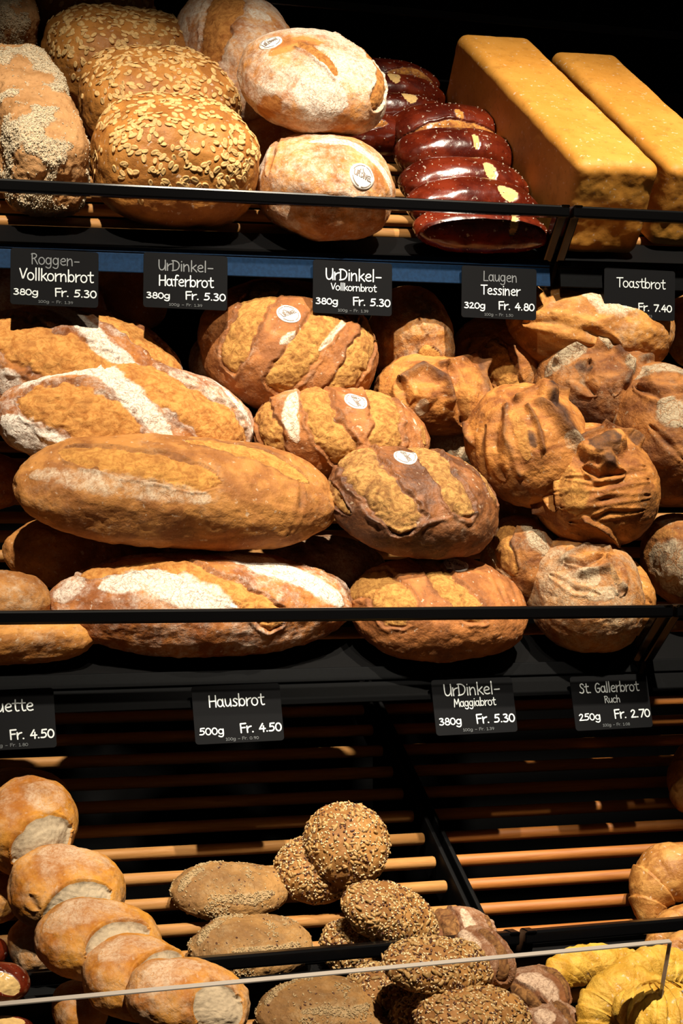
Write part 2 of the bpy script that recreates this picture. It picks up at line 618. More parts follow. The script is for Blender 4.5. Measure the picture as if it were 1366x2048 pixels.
railA = (0, 371, 1366, 435, YA-0.038)
railB = (0, 1235, 1366, 1222, YB-0.064)
railC = (0, 1962, 1366, 1847, YC-0.027)
stripsA = [('upper_label_strip', 488, 527, 494.5, 543.5, YA-0.001, YA-0.004), ('lower_label_strip', 497, 546, 536, 582, YA-0.004, YA-0.006)]
stripsB = [('upper_label_strip', 1353, 1317, 1382, 1341.5, YB-0.001, YB-0.006), ('lower_label_strip', 1386, 1345, 1430, 1381, YB-0.006, YB-0.016)]
stripsC = [('upper_label_strip', 2060, 1947, 2090, 1975, YC-0.001, YC-0.004)]
xA = on_Y(1139, 425, YA-0.038)[0]
xB = on_Y(1345, 1222, YB-0.064)[0]
xC = on_Y(1041, 1870, YC-0.027)[0]
basket(SA, -0.10, xA-0.002, 0.46, railA, stripsA, 'wood', 'left tray of the top tier, its black rail before the oat and round loaves')
basket(SA, xA+0.002, 1.75, 0.46, railA, stripsA, 'wood', 'right tray of the top tier, its black rail before the two toast loaves', strip_mat='strip_dark')
basket(SB, -0.10, xB-0.002, 0.50, railB, stripsB, 'wood', 'middle tier tray, its long black rail before the long loaves and crusty breads', strip_mat='strip_dark')
basket(SB, xB+0.002, 1.75, 0.50, railB, stripsB, 'wood', 'middle tier tray at the right edge, only its black corner post in view', strip_mat='strip_dark')
basket(SC, -0.10, xC-0.003, 0.46, railC, stripsC, 'wood', 'bottom tier tray of pale wooden rods on the left, holding white and seeded rolls', strip_mat='strip_dark', dmin=0.072)
basket(SC, xC+0.003, 1.70, 0.46, railC, stripsC, 'wood_orange', 'bottom tier tray of orange wooden rods on the right, nearly empty beside the croissant', strip_mat='strip_dark', dmin=0.072)
# counter basket in front of the bottom tier, lying lower
S2 = Shelf(SD.at(0, -0.26, 0), SD.at(1, -0.26, 0))
basket(S2, -0.10, 1.60, 0.26, None, None, 'wood', 'counter tray of wooden rods behind the clear guard, below the bottom tier', dmin=0.02, front=False)

# carcass that carries the tiers
root = empty('display_rack', (0.8, 2.45, 0.0), 'black steel rack behind the tiers, its upright and thin top rail in the dark', 'rack')


def bar(name, a, b, s, m='metal_dull', bev=0.002):
    a, b = np.asarray(a, float), np.asarray(b, float)
    d = (b-a)/np.linalg.norm(b-a)
    u = np.cross(d, (0, 0, 1)) if abs(d[2]) < 0.9 else np.cross(d, (0, 1, 0))
    u /= np.linalg.norm(u)
    v = np.cross(d, u)
    mb = MB()
    mb.prism(a, b, box_section(u, v, -s, s, -s, s))
    return mb.build(name, M[m], root, bevel=bev)


pu = on_Y(778, 40, 2.43)
for x in (-0.12, pu[0], 1.78):
    bar('upright', (x, 2.44, 0), (x, 2.44, 2.35), 0.014)
    for S, dep in ((SA, 0.462), (SB, 0.502), (SC, 0.462)):
        P = S.at((x-S.O[0])/S.ex[0], dep, -0.03)
        if P[1] < 2.42:
            bar('bracket', P, (x, 2.43, P[2]+0.0), 0.008)
ra, rb = rail_pts(680, 14, 1366, 75, 2.40, -0.12, 1.78)
bar('top_rail', ra, rb, 0.006, 'metal')
# counter base below
mb = MB()
zt = S2.at(0, 0, -0.05)[2]
mb.prism((-0.2, 1.36, 0.0), (1.9, 1.36, 0.0), box_section((0, 1, 0), (0, 0, 1), 0, 1.05, 0, zt-0.01))
tag(mb.build('counter_base', M['black_wall'], None, bevel=0.004, origin=(0.85, 1.9, 0.0)), 'black counter base carrying the whole bread display', 'counter')

# ------------------------------------------------------------------ bread core


def eul(rx, ry, rz):
    return np.array(Matrix.Rotation(math.radians(rz), 3, 'Z') @ Matrix.Rotation(math.radians(ry), 3, 'Y') @ Matrix.Rotation(math.radians(rx), 3, 'X'))


def base_loaf(n, e=2.3, ez=None, flat=0.75, taper=0.0, lump=0.0, seed=0, bend=0.0):
    P, Q = cube_sphere(n)
    D = P/np.linalg.norm(P, axis=1)[:, None]
    ez = ez or e
    a = (np.abs(D[:, 0])**e+np.abs(D[:, 1])**e)**(1/e)
    r = (a**ez+np.abs(D[:, 2])**ez)**(-1/ez)
    V = D*r[:, None]
    V[:, 2] = np.where(V[:, 2] < 0, V[:, 2]*flat, V[:, 2])
    if taper:
        k = 1-taper*np.abs(V[:, 0])**2.2
        V[:, 1] *= k
        V[:, 2] *= k
    if bend:
        V[:, 1] += bend*V[:, 0]**2
    if lump:
        V *= (1+lump*fbm(D, 1.3, seed, 3))[:, None]
    return V, Q


def base_box(n, dims, r, seed=0):
    """rounded box of full size dims"""
    P, Q = cube_sphere(n)
    h = np.array(dims)/2
    g = np.arctan(P)/(PI/4)          # even spacing
    # pull samples towards the edges
    g = np.sign(g)*np.abs(g)**0.75
    q = g*h
    inner = np.clip(q, -(h-r), h-r)
    d = q-inner
    ln = np.linalg.norm(d, axis=1)
    V = inner+d/np.maximum(ln, 1e-9)[:, None]*r
    return V/h, Q


def base_croissant(turn=170, steps=6, fat=0.34, seed=0, nu=110, nv=40, amp=0.13):
    """crescent: a fat tapering roll on an arc with overlapping dough steps"""
    t = np.linspace(0.0, 1.0, nu)
    a = math.radians(90)-math.radians(turn)/2+math.radians(turn)*t
    cx, cy = np.cos(a), np.sin(a)
    mid = 1-np.abs(2*t-1)
    R = fat*(0.32+0.68*np.sin(PI*np.clip(t, 0, 1))**0.8)
    ph = (mid*steps) % 1.0
    st = np.floor(mid*steps)
    R = R*(1+amp*(ph**0.6-0.75))*np.minimum(1, (np.minimum(t, 1-t)/0.035)**0.5+0.05)
    v = np.linspace(0, 2*PI, nv, endpoint=False)
    V = np.zeros((nu, nv, 3))
    for i in range(nu):
        rr = R[i]
        V[i, :, 0] = cx[i]*(1+rr*np.cos(v))
        V[i, :, 1] = cy[i]*(1+rr*np.cos(v))
        V[i, :, 2] = rr*np.sin(v)*0.95
    V = V.reshape(-1, 3)
    idx = np.arange(nu*nv).reshape(nu, nv)
    j = np.roll(idx, -1, axis=1)
    Q = np.stack([idx[:-1], idx[1:], j[1:], j[:-1]], -1).reshape(-1, 4)
    Q = Q[:, ::-1]
    V[:, 2] = np.where(V[:, 2] < 0, V[:, 2]*0.8, V[:, 2])
    c = (V.max(0)+V.min(0))/2
    V = (V-c)/((V.max(0)-V.min(0))/2)
    return V, Q


REPORT = []


def fit(base, S, bbox, dims, nmin=0.0, rot=(0, 0, 0), keep=False):
    """size and place a unit shape so that it rests nmin above the shelf and fills the measured outline"""
    V0, Q = base
    R = S.B @ eul(*rot)
    s = np.array([1.0, 1.0])
    tw, th = bbox[2]-bbox[0], bbox[3]-bbox[1]
    tc = np.array([(bbox[0]+bbox[2])/2, (bbox[1]+bbox[3])/2])
    px = tc.copy()
    d = np.array(dims)/2
    for it in range(16):
        V = (V0*d*np.array([s[0], s[1], s[1]])) @ R.T
        nl = (V @ S.ez).min()
        c = S.hit(px[0], px[1], nmin-nl)
        p, _ = proj(V+c)
        lo, hi = p.min(0), p.max(0)
        px += tc-(lo+hi)/2
        k = np.array([tw, th])/(hi-lo)
        if keep:
            g = k[0]**0.8
            s *= g
        else:
            s *= k**0.8
    q = S.xd(c)
    REPORT.append((bbox, np.round(d*2*np.array([s[0], s[1], s[1]]), 3), 'd=%.3f n=%.3f' % (q[1], q[2])))
    return V+c, Q, c


class Bread:
    pass


def seg_dist(P, poly):
    best = np.full(len(P), 1e9)
    tt = np.zeros(len(P))
    L = [np.linalg.norm(poly[i+1]-poly[i]) for i in range(len(poly)-1)]
    tot = max(sum(L), 1e-9)
    acc = 0
    for i in range(len(poly)-1):
        a, b = poly[i], poly[i+1]
        ab = b-a
        t = np.clip(((P-a) @ ab)/max(ab @ ab, 1e-12), 0, 1)
        d = np.linalg.norm(P-(a+t[:, None]*ab), axis=1)
        m = d < best
        best = np.where(m, d, best)
        tt = np.where(m, (acc+t*L[i])/tot, tt)
        acc += L[i]
    return best, tt


def shape(base, S, bbox, dims, nmin=0.0, rot=(0, 0, 0), ops=(), lumps=(2.0, 0.6), flour=0.0, seed=0, keep=False, top_dark=0.0):
    V, Q, c = fit(base, S, bbox, dims, nmin, rot, keep)
    N = vnormals(V, Q)
    pix, zc = proj(V)
    front = np.einsum('ij,ij->i', N, V-CAM) < 0
    fi = np.where(front)[0]
    disp = np.zeros(len(V))
    feat = np.zeros((len(V), 4))
    op_mask = np.zeros(len(V))-1
    op_best = np.full(len(V), 0.45)
    op_kind = []
    C = V-c
    wob = fbm(C, 60, seed+2, 3)
    fine = fbm(C, 260, seed+5, 3)
    feat[:, 0] = flour*(1+0.8*fbm(C, 18, seed+9, 3))
    if top_dark:
        up = N @ S.ez
        feat[:, 2] = top_dark*sstep(0.2, 0.9, up+0.6*wob)

    def surf(p):
        d = np.abs(pix[fi]-np.array(p)).sum(1)
        j = fi[np.argmin(d)]
        return V[j]

    px_m = float(np.median(zc))/F
    for op in ops:
        kind, pts, wpx = op[0], op[1], op[2]
        amt = op[3] if len(op) > 3 else None
        poly = [surf(p) for p in pts]
        if len(poly) == 1:
            poly = poly*2
        d, t = seg_dist(V, poly)
        wd = wpx*px_m
        tap = np.sqrt(np.clip(1-(2*t-1)**2, 0, 1))*0.86+0.14 if len(pts) > 1 and len(op) < 5 else np.ones(len(V))
        if kind == 'slash':
            x = d/(wd*tap)+0.26*wob
            m = sstep(1.0, 0.8, x)
            h = 2.0 if amt is None else amt
            lip = np.exp(-((x-1.12)/0.12)**2)
            gap = np.exp(-((x-0.93)/0.10)**2)
            bulge = sstep(0.85, 0.1, x)
            disp += (-0.55*h*gap-0.15*h*m+0.35*h*bulge+h*0.6*lip*(0.7+0.6*fbm(C, 90, seed+31, 2))+m*(fine*0.6+0.9*fbm(C, 70, seed+14, 3)+np.minimum(0, fbm(C, 120, seed+8, 2)+0.32)*2.4))*0.001
            feat[:, 2] = np.maximum(feat[:, 2], 0.55*gap*sstep(-.5, .3, wob+.3*fine))
            feat[:, 1] = np.maximum(feat[:, 1], m)
            feat[:, 0] *= (1-m)
            feat[:, 2] = np.maximum(feat[:, 2], 0.35*lip)
            op_kind.append('score_cut')
            u = m > op_best
            op_mask[u] = len(op_kind)-1
            op_best = np.where(u, m, op_best)
        elif kind == 'torn':
            x = d/(wd*tap)+0.10*wob
            m = sstep(1.0, 0.82, x)
            h = 2.0 if amt is None else amt
            disp += (-h*m*(0.5+0.5*sstep(1.0, 0.4, x))+m*fine*0.6+0.3*h*np.exp(-((x-1.1)/0.12)**2))*0.001
            feat[:, 3] = np.maximum(feat[:, 3], m)
            feat[:, 0] *= (1-m)
            op_kind.append('torn_face')
            u = m > op_best
            op_mask[u] = len(op_kind)-1
            op_best = np.where(u, m, op_best)
        elif kind == 'flour':
            m = sstep(1.15, 0.6, d/(wd*tap)+0.22*wob)
            feat[:, 0] = np.maximum(feat[:, 0], m*(0.8 if amt is None else amt))
        elif kind == 'clean':
            m = sstep(1.15, 0.6, d/(wd*tap)+0.22*wob)
            feat[:, 0] *= 1-m
        elif kind == 'dark':
            m = sstep(1.2, 0.3, d/(wd*tap)+0.2*wob)
            feat[:, 2] = np.maximum(feat[:, 2], m*(0.8 if amt is None else amt))
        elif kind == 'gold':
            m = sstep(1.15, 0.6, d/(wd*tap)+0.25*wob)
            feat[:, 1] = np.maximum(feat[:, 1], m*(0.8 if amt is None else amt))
        elif kind == 'lobe':
            x = d/wd+0.25*wob
            m = sstep(1.0, 0.25, x)
            disp += amt*m*0.001
        elif kind == 'ridge':       # sharp-edged fold: steep on one side
            x = d/wd+0.2*wob
            disp += amt*np.exp(-(x/0.55)**2)*(1+0.5*wob)*0.001
            feat[:, 2] = np.maximum(feat[:, 2], 0.85*np.exp(-(x/0.45)**2))
        elif kind == 'groove':
            x = d/(wd*tap)+0.15*wob
            g = np.exp(-(x/0.5)**2)
            disp -= amt*g*0.001
            disp += 0.4*amt*np.exp(-((x-1.3)/0.45)**2)*0.001
            feat[:, 2] = np.maximum(feat[:, 2], 0.6*np.exp(-(x/0.35)**2))
    lim = np.sqrt(1.0)
    disp += (lumps[0]*fbm(C, 26, seed, 3)+lumps[1]*fbm(C, 120, seed+4, 3))*0.001*lim
    V = V+N*disp[:, None]
    B = Bread()
    B.V, B.Q, B.c, B.feat, B.S = V, Q, c, feat, S
    B.N = vnormals(V, Q)
    B.op_mask, B.op_kind = op_mask, op_kind
    B.up = N @ S.ez
    B.lo = S.xd(V)[:, 2].min()
    return B


def sub_mesh(name, B, fsel, org):
    Q = B.Q[fsel]
    used, inv = np.unique(Q, return_inverse=True)
    Q = inv.reshape(-1, 4)
    me = np_mesh(name, B.V[used]-org, Q)
    a = me.attributes.new('feat', 'FLOAT_COLOR', 'POINT')
    a.data.foreach_set('color', B.feat[used].astype(np.float32).ravel())
    me.normals_split_custom_set_from_vertices(B.N[used].tolist())
    return me


def base_point(B):
    """foot of the loaf, where it rests"""
    q = B.c-B.S.ez*((B.c-B.S.O) @ B.S.ez-B.lo)
    return q


PART_LABEL = {'score_cut': 'open crumb of a scored cut', 'torn_face': 'pale torn crumb'}


def build(B, name, m, label=None, cat=None, group=None, parent=None, force_root=False):
    """one loaf: a mesh, or an Empty with crust and cut parts when it has parts"""
    m = M[m]
    nop = len(B.op_kind)
    fo = B.op_mask[B.Q]
    fop = np.where((fo == fo[:, :1]).all(1), fo[:, 0], -1).astype(int)
    org = base_point(B)
    if parent is None:
        if nop == 0 and not force_root:
            me = sub_mesh(name, B, slice(None), org)
            o = link(name, me, m)
            o.location = org
            tag(o, label, cat, group)
            B.root = o
            return o
        root_ = empty(name, org, label, cat, group)
        holder, pname = root_, 'crust'
    else:
        root_, holder, pname = parent, parent, name
    B.root = root_
    porg = np.array(root_.location)

    def add(nm, sel, par):
        me = sub_mesh(nm, B, sel, porg)
        o = bpy.data.objects.new(nm, me)
        COL.objects.link(o)
        me.materials.append(m)
        o.parent = par
        return o
    main = add(pname, fop < 0, holder)
    B.crust = main
    for k in range(nop):
        sel = fop == k
        if sel.sum() > 4:
            o = add(B.op_kind[k], sel, main if parent is not None else holder)
            o['label'] = PART_LABEL[B.op_kind[k]]
    return root_


def loaf(name, label, cat, mat, S, bbox, dims, e=2.3, ez=None, flat=0.75, taper=0.0, lump=0.03, n=None, group=None, bend=0.0,
         force_root=False, seed=None, **kw):
    seed = seed if seed is not None else (len(REPORT)*3) % 97
    n = n or int(np.clip(max(bbox[2]-bbox[0], bbox[3]-bbox[1])/3.7, 22, 104))
    b = base_loaf(n, e, ez, flat, taper, lump, seed, bend)
    B = shape(b, S, bbox, dims, seed=seed, **kw)
    build(B, name, mat, label, cat, group, force_root=force_root)
    return B


# toppings ----------------------------------------------------------------
def pick(B, count, mask, rs, mind=0.0):
    A, Bq, Cq, Dq = (B.V[B.Q[:, k]] for k in range(4))
    area = np.linalg.norm(np.cross(Cq-A, Dq-Bq), axis=1)*np.clip(mask[B.Q].mean(1), 0, None)
    cum = np.cumsum(area)
    f = np.searchsorted(cum, rs.rand(count)*cum[-1])
    u, v = rs.rand(count)[:, None], rs.rand(count)[:, None]
    P = (A[f]*(1-u)+Bq[f]*u)*(1-v)+(Dq[f]*(1-u)+Cq[f]*u)*v
    Nn = B.N[B.Q[f]].mean(1)
    Nn /= np.linalg.norm(Nn, axis=1)[:, None]
    if mind:
        keep, cell = [], {}
        for i, p in enumerate(P):
            k = tuple((p/mind).astype(int))
            if cell.get(k, 0) < 1:
                cell[k] = 1
                keep.append(i)
        P, Nn = P[keep], Nn[keep]
    return P, Nn


def frames(Nn, rs):
    a = rs.normal(size=Nn.shape)
    T = a-Nn*np.einsum('ij,ij->i', a, Nn)[:, None]
    T /= np.linalg.norm(T, axis=1)[:, None]
    return T, np.cross(Nn, T)


def scatter(B, name, kinds, rs, label=None, stuff=True):
    """kinds: list of (material, count, mask, template verts, template faces, size range, tilt); one mesh part on the loaf"""
    VV, FF, MI, b = [], [], [], 0
    mats = []
    for k, (mat, count, mask, tv, tf, smin, smax, tilt, sink, mind) in enumerate(kinds):
        P, Nn = pick(B, count, mask, rs, mind)
        Nn = Nn+rs.normal(size=Nn.shape)*tilt
        Nn /= np.linalg.norm(Nn, axis=1)[:, None]
        T, U = frames(Nn, rs)
        s = rs.uniform(smin, smax, len(P))
        X = tv[None, :, 0, None]*T[:, None]+tv[None, :, 1, None]*U[:, None]+tv[None, :, 2, None]*Nn[:, None]
        W = P[:, None]+X*s[:, None, None]+(Nn*sink)[:, None]
        VV.append(W.reshape(-1, 3))
        nt_ = len(tv)
        for i in range(len(P)):
            o = b+i*nt_
            FF += [tuple(q+o for q in f) for f in tf]
        MI += [k]*(len(P)*len(tf))
        b += len(P)*nt_
        mats.append(M[mat])
    org = np.array(B.root.location)
    me = bpy.data.meshes.new(name)
    me.from_pydata((np.concatenate(VV)-org).tolist(), [], FF)
    me.polygons.foreach_set('material_index', MI)
    me.polygons.foreach_set('use_smooth', [True]*len(MI))
    me.update()
    o = bpy.data.objects.new(name, me)
    COL.objects.link(o)
    for m in mats:
        me.materials.append(m)
    o.parent = B.root
    if label:
        o['label'] = label
    if stuff:
        o['kind'] = 'stuff'
    return o


def ring_template(rings):
    """rings: list of (z, [(x, y)...]) with the same count; closed by fan caps"""
    V, Fc = [], []
    n = len(rings[0][1])
    for z, pts in rings:
        V += [(x, y, z if not callable(z) else z(x, y)) for x, y in pts]
    for r in range(len(rings)-1):
        for i in range(n):
            j = (i+1) % n
            Fc.append((r*n+i, r*n+j, (r+1)*n+j, (r+1)*n+i))
    Fc.append(tuple(range((len(rings)-1)*n, len(rings)*n)))
    Fc.append(tuple(range(n))[::-1])
    return np.array(V, float), Fc


def oval(a, b, n, k=0.0):
    return [(a*math.cos(2*PI*i/n)*(1+k*math.cos(2*PI*i/n)), b*math.sin(2*PI*i/n)) for i in range(n)]


# rolled oat: thin oval with a crease along its length
_o8 = oval(1, 0.62, 10)
_oi = oval(0.72, 0.3, 10)
_oc = oval(0.62, 0.05, 10)
FLAKE = ring_template([(-0.1, _o8), (0.12, oval(0.97, 0.58, 10)), (0.2, _oi), (0.1, _oc)])
SUN = ring_template([(-0.15, oval(0.8, 0.3, 8, 0.25)), (0.12, oval(1.0, 0.45, 8, 0.25)), (0.34, oval(0.55, 0.2, 8, 0.25))])
SES = ring_template([(-0.1, oval(0.7, 0.4, 6, 0.2)), (0.25, oval(0.9, 0.5, 6, 0.2)), (0.5, oval(0.4, 0.2, 6, 0.2))])
SALT = (np.array([(x, y, z) for x in (-.5, .5) for y in (-.5, .5) for z in (-.3, .6)], float),
        [(0, 1, 3, 2), (4, 6, 7, 5), (0, 4, 5, 1), (2, 3, 7, 6), (0, 2, 6, 4), (1, 5, 7, 3)])

# ------------------------------------------------------------------ handwriting: stroke letters


def E_(cx, cy, rx, ry, a0=0, a1=360, n=14):
    return [(cx+rx*math.cos(math.radians(a0+(a1-a0)*i/n)), cy+ry*math.sin(math.radians(a0+(a1-a0)*i/n))) for i in range(n+1)]


GL = {
    'R': (.48, [[(.06, 0), (.05, .72)], [(.0, .68), (.22, .74), (.38, .62), (.3, .44), (.06, .36)], [(.2, .4), (.43, 0)]]),
    'o': (.50, [E_(.23, .24, .2, .24, 90, 450)]),
    'g': (.50, [E_(.2, .26, .17, .22, 50, 400), [(.38, .48), (.39, .1), (.36, -.18), (.2, -.26), (.03, -.16)]]),
    'e': (.47, [[(.05, .25), (.22, .26), (.4, .3), (.36, .45), (.22, .5), (.06, .36), (.05, .14), (.2, 0), (.4, .06)]]),
    'n': (.50, [[(.05, .5), (.06, 0)], [(.06, .28), (.18, .46), (.32, .48), (.38, .32), (.39, 0)]]),
    '-': (.46, [[(.06, .28), (.38, .29)]]),
    'V': (.48, [[(.0, .72), (.12, .36), (.2, 0), (.32, .4), (.46, .74)]]),
    'l': (.20, [[(.08, .8), (.08, 0)]]),
    'k': (.42, [[(.06, .78), (.06, 0)], [(.36, .48), (.08, .22)], [(.14, .27), (.4, 0)]]),
    'r': (.36, [[(.05, .5), (.07, 0)], [(.07, .26), (.16, .43), (.34, .48)]]),
    'b': (.50, [[(.06, .78), (.06, 0)], E_(.25, .24, .18, .23, 180, -180)]),
    't': (.40, [[(.18, .7), (.16, .2), (.22, .0), (.37, .04)], [(.0, .48), (.36, .5)]]),
    'U': (.52, [[(.03, .72), (.03, .25), (.1, .04), (.25, 0), (.4, .14), (.44, .4)], [(.44, .72), (.46, 0)]]),
    'D': (.54, [[(.07, 0), (.07, .72)], [(.0, .7), (.25, .72), (.46, .56), (.48, .3), (.34, .06), (.02, 0)]]),
    'i': (.18, [[(.08, .48), (.08, 0)], [(.08, .66), (.09, .68)]]),
    'H': (.54, [[(.05, .72), (.05, 0)], [(.46, .72), (.46, 0)], [(.05, .36), (.46, .38)]]),
    'a': (.50, [E_(.2, .24, .17, .23, 60, 420), [(.38, .48), (.38, .1), (.46, 0)]]),
    'f': (.34, [[(.36, .74), (.22, .79), (.15, .6), (.14, 0)], [(.0, .44), (.3, .46)]]),
    'L': (.44, [[(.06, .72), (.05, .0)], [(.05, .01), (.4, .02)]]),
    'u': (.50, [[(.05, .48), (.06, .14), (.16, .0), (.3, .06), (.38, .25)], [(.39, .48), (.41, 0)]]),
    'T': (.50, [[(.0, .7), (.5, .72)], [(.24, .71), (.24, 0)]]),
    's': (.40, [[(.34, .43), (.2, .51), (.06, .4), (.18, .27), (.33, .16), (.24, .0), (.03, .04)]]),
    'S': (.46, [[(.4, .62), (.26, .74), (.08, .64), (.14, .45), (.38, .3), (.36, .06), (.18, 0), (.02, .08)]]),
    'G': (.52, [[(.43, .62), (.28, .74), (.08, .58), (.04, .26), (.16, .02), (.36, .02), (.44, .16), (.44, .33)], [(.44, .33), (.26, .32)]]),
    'c': (.44, [E_(.23, .25, .2, .25, 50, 310)]),
    'h': (.48, [[(.06, .78), (.06, 0)], [(.06, .26), (.18, .46), (.32, .46), (.37, .3), (.38, 0)]]),
    'M': (.66, [[(.03, 0), (.1, .72)], [(.1, .72), (.3, .24)], [(.3, .24), (.52, .72)], [(.52, .72), (.6, 0)]]),
    'd': (.50, [E_(.2, .24, .17, .23, 0, 360), [(.38, .78), (.39, 0)]]),
    'B': (.46, [[(.05, 0), (.05, .72)], [(.0, .7), (.25, .72), (.34, .56), (.22, .4), (.06, .38)], [(.1, .39), (.34, .32), (.4, .16), (.26, .01), (.02, 0)]]),
    'F': (.44, [[(.08, 0), (.06, .7)], [(.06, .7), (.42, .72)], [(.07, .38), (.36, .4)]]),
    'F.': (0, []),
    'I': (.2, [[(.08, .72), (.08, 0)]]),
    'N': (.54, [[(.05, 0), (.06, .72)], [(.06, .72), (.42, 0)], [(.42, 0), (.44, .72)]]),
    'K': (.46, [[(.06, .72), (.06, 0)], [(.4, .72), (.08, .34)], [(.14, .4), (.42, 0)]]),
    'E': (.42, [[(.4, .72), (.06, .7)], [(.06, .7), (.06, .01)], [(.06, .01), (.4, .02)], [(.06, .37), (.34, .38)]]),
    '.': (.22, [[(.07, .03), (.09, .03)]]),
    ' ': (.30, []),
    '0': (.48, [E_(.22, .31, .19, .31, 90, 450)]),
    '1': (.34, [[(.06, .5), (.18, .64)], [(.18, .64), (.18, 0)], [(.06, 0), (.3, 0)]]),
    '2': (.44, [[(.04, .5), (.15, .64), (.32, .56), (.28, .36), (.04, .02)], [(.04, .02), (.4, .03)]]),
    '3': (.42, [[(.05, .6), (.22, .65), (.34, .52), (.14, .35)], [(.14, .35), (.34, .27), (.34, .1), (.2, -.01), (.02, .05)]]),
    '4': (.46, [[(.26, .64), (.03, .22)], [(.03, .22), (.42, .24)], [(.31, .45), (.3, 0)]]),
    '5': (.44, [[(.38, .64), (.11, .62)], [(.11, .62), (.08, .37)], [(.08, .37), (.28, .42), (.38, .22), (.26, .03), (.02, .04)]]),
    '6': (.44, [[(.34, .64), (.12, .44), (.04, .2), (.16, .0), (.35, .08), (.34, .26), (.2, .34), (.06, .2)]]),
    '7': (.42, [[(.03, .62), (.4, .63)], [(.4, .63), (.15, 0)]]),
    '8': (.44, [E_(.22, .47, .13, .16, 0, 360), E_(.22, .16, .17, .17, 0, 360)]),
    '9': (.44, [E_(.2, .45, .15, .18, 0, 360), [(.35, .5), (.33, .25), (.2, 0)]]),
}


def chaikin(p, k=2):
    if len(p) < 3 or len(p) > 12:
        return p
    for _ in range(k):
        q = [p[0]]
        for a, b in zip(p[:-1], p[1:]):
            q += [(a[0]*.75+b[0]*.25, a[1]*.75+b[1]*.25), (a[0]*.25+b[0]*.75, a[1]*.25+b[1]*.75)]
        p = q+[p[-1]]
    return p


def text_strokes(text):
    x, out = 0.0, []
    for ch in text:
        adv, st = GL[ch]
        for s in st:
            out.append([(x+a, b) for a, b in chaikin(s)])
        x += adv
    return out, x


def ribbon(mb, pts, wdt, place, lift, mi=0):
    """one pen stroke as a flat ribbon with round ends; place(x, y, lift)"""
    q = [pts[0]]
    for a in pts[1:]:
        if math.hypot(a[0]-q[-1][0], a[1]-q[-1][1]) > 1e-7:
            q.append(a)
    if len(q) < 2:
        return
    n = len(q)
    closed = math.hypot(q[0][0]-q[-1][0], q[0][1]-q[-1][1]) < 1e-6
    V = []
    for i in range(n):
        a, b = q[max(i-1, 0)], q[min(i+1, n-1)]
        if closed and i in (0, n-1):
            a, b = q[n-2], q[1]
        l = math.hypot(b[0]-a[0], b[1]-a[1]) or 1e-9
        nx, ny = -(b[1]-a[1])/l*wdt, (b[0]-a[0])/l*wdt
        V += [place(q[i][0]+nx, q[i][1]+ny, lift), place(q[i][0]-nx, q[i][1]-ny, lift)]
    mb.add(V, [(2*i, 2*i+1, 2*i+3, 2*i+2) for i in range(n-1)], mi)
    if not closed:
        for (c, d) in ((q[0], q[1]), (q[-1], q[-2])):
            a0 = math.atan2(c[1]-d[1], c[0]-d[0])
            mb.add([place(c[0]+wdt*math.cos(a0+t), c[1]+wdt*math.sin(a0+t), lift) for t in np.linspace(-PI/2, PI/2, 7)], [tuple(range(7))], mi)


def write(mb, text, x0, x1, y, cap, wdt, place, mi=0):
    """lay the strokes of a word between x0 and x1 on a surface; place(x, y, lift) gives the point"""
    st, adv = text_strokes(text)
    sx = (x1-x0)/max(adv-0.06, 0.1)
    sy = cap/0.72
    for k, s in enumerate(st):
        ribbon(mb, [(x0+a*sx, y+b*sy) for a, b in s], wdt, place, 0.00003*(k % 4), mi)


def price_tag(label, cx, cy, Y, lean, lines, dim_first=False, roll=0.0):
    """plastic card 86 x 54 mm hung on the label strip; lines: (text, x0, x1, baseline, cap, half stroke, material)"""
    W, H, T = 0.086, 0.054, 0.0008
    c = on_Y(cx, cy, Y)
    ex = np.array([math.cos(roll), 0, math.sin(roll)])
    ey = np.array([0, math.sin(lean), math.cos(lean)])
    ey = ey-ex*(ex @ ey)
    ey /= np.linalg.norm(ey)
    ez = np.cross(ex, ey)          # towards the viewer
    root_ = empty('price_tag', c-ey*H/2, label, 'price tag', 'price tags on the label strips')
    mb = MB()
    r, pts = 0.003, []
    for (qx, qy, a0) in ((1, 1, 0), (-1, 1, 90), (-1, -1, 180), (1, -1, 270)):
        for k in range(5):
            a = math.radians(a0+22.5*k)
            pts.append((qx*(W/2-r)+r*math.cos(a), qy*(H/2-r)+r*math.sin(a)))
    mb.prism(c, c-ez*T, [ex*x+ey*y for x, y in pts])
    mb.build('card', M['card'], root_)
    for (text, x0, x1, bl, cap, hw, mat) in lines:
        mb = MB()
        pl = lambda x, y, h: c+ex*(x-W/2)+ey*(y-H/2)+ez*(0.0003+h)
        write(mb, text, x0*.001, x1*.001, bl*.001, cap*.001, hw*.001, pl)
        o = mb.build('lettering', M[mat], root_)
        # faces must look outwards
        me = o.data
        nrm = sum((p.normal for p in me.polygons), Vector())
        if nrm.dot(Vector(ez)) < 0:
            me.flip_normals()
        o['label'] = {'ink': 'white printed line', 'ink_shaded': 'printed line greyed by painted shade', 'ink_tiny': 'tiny grey unit price line'}[mat]
    return root_


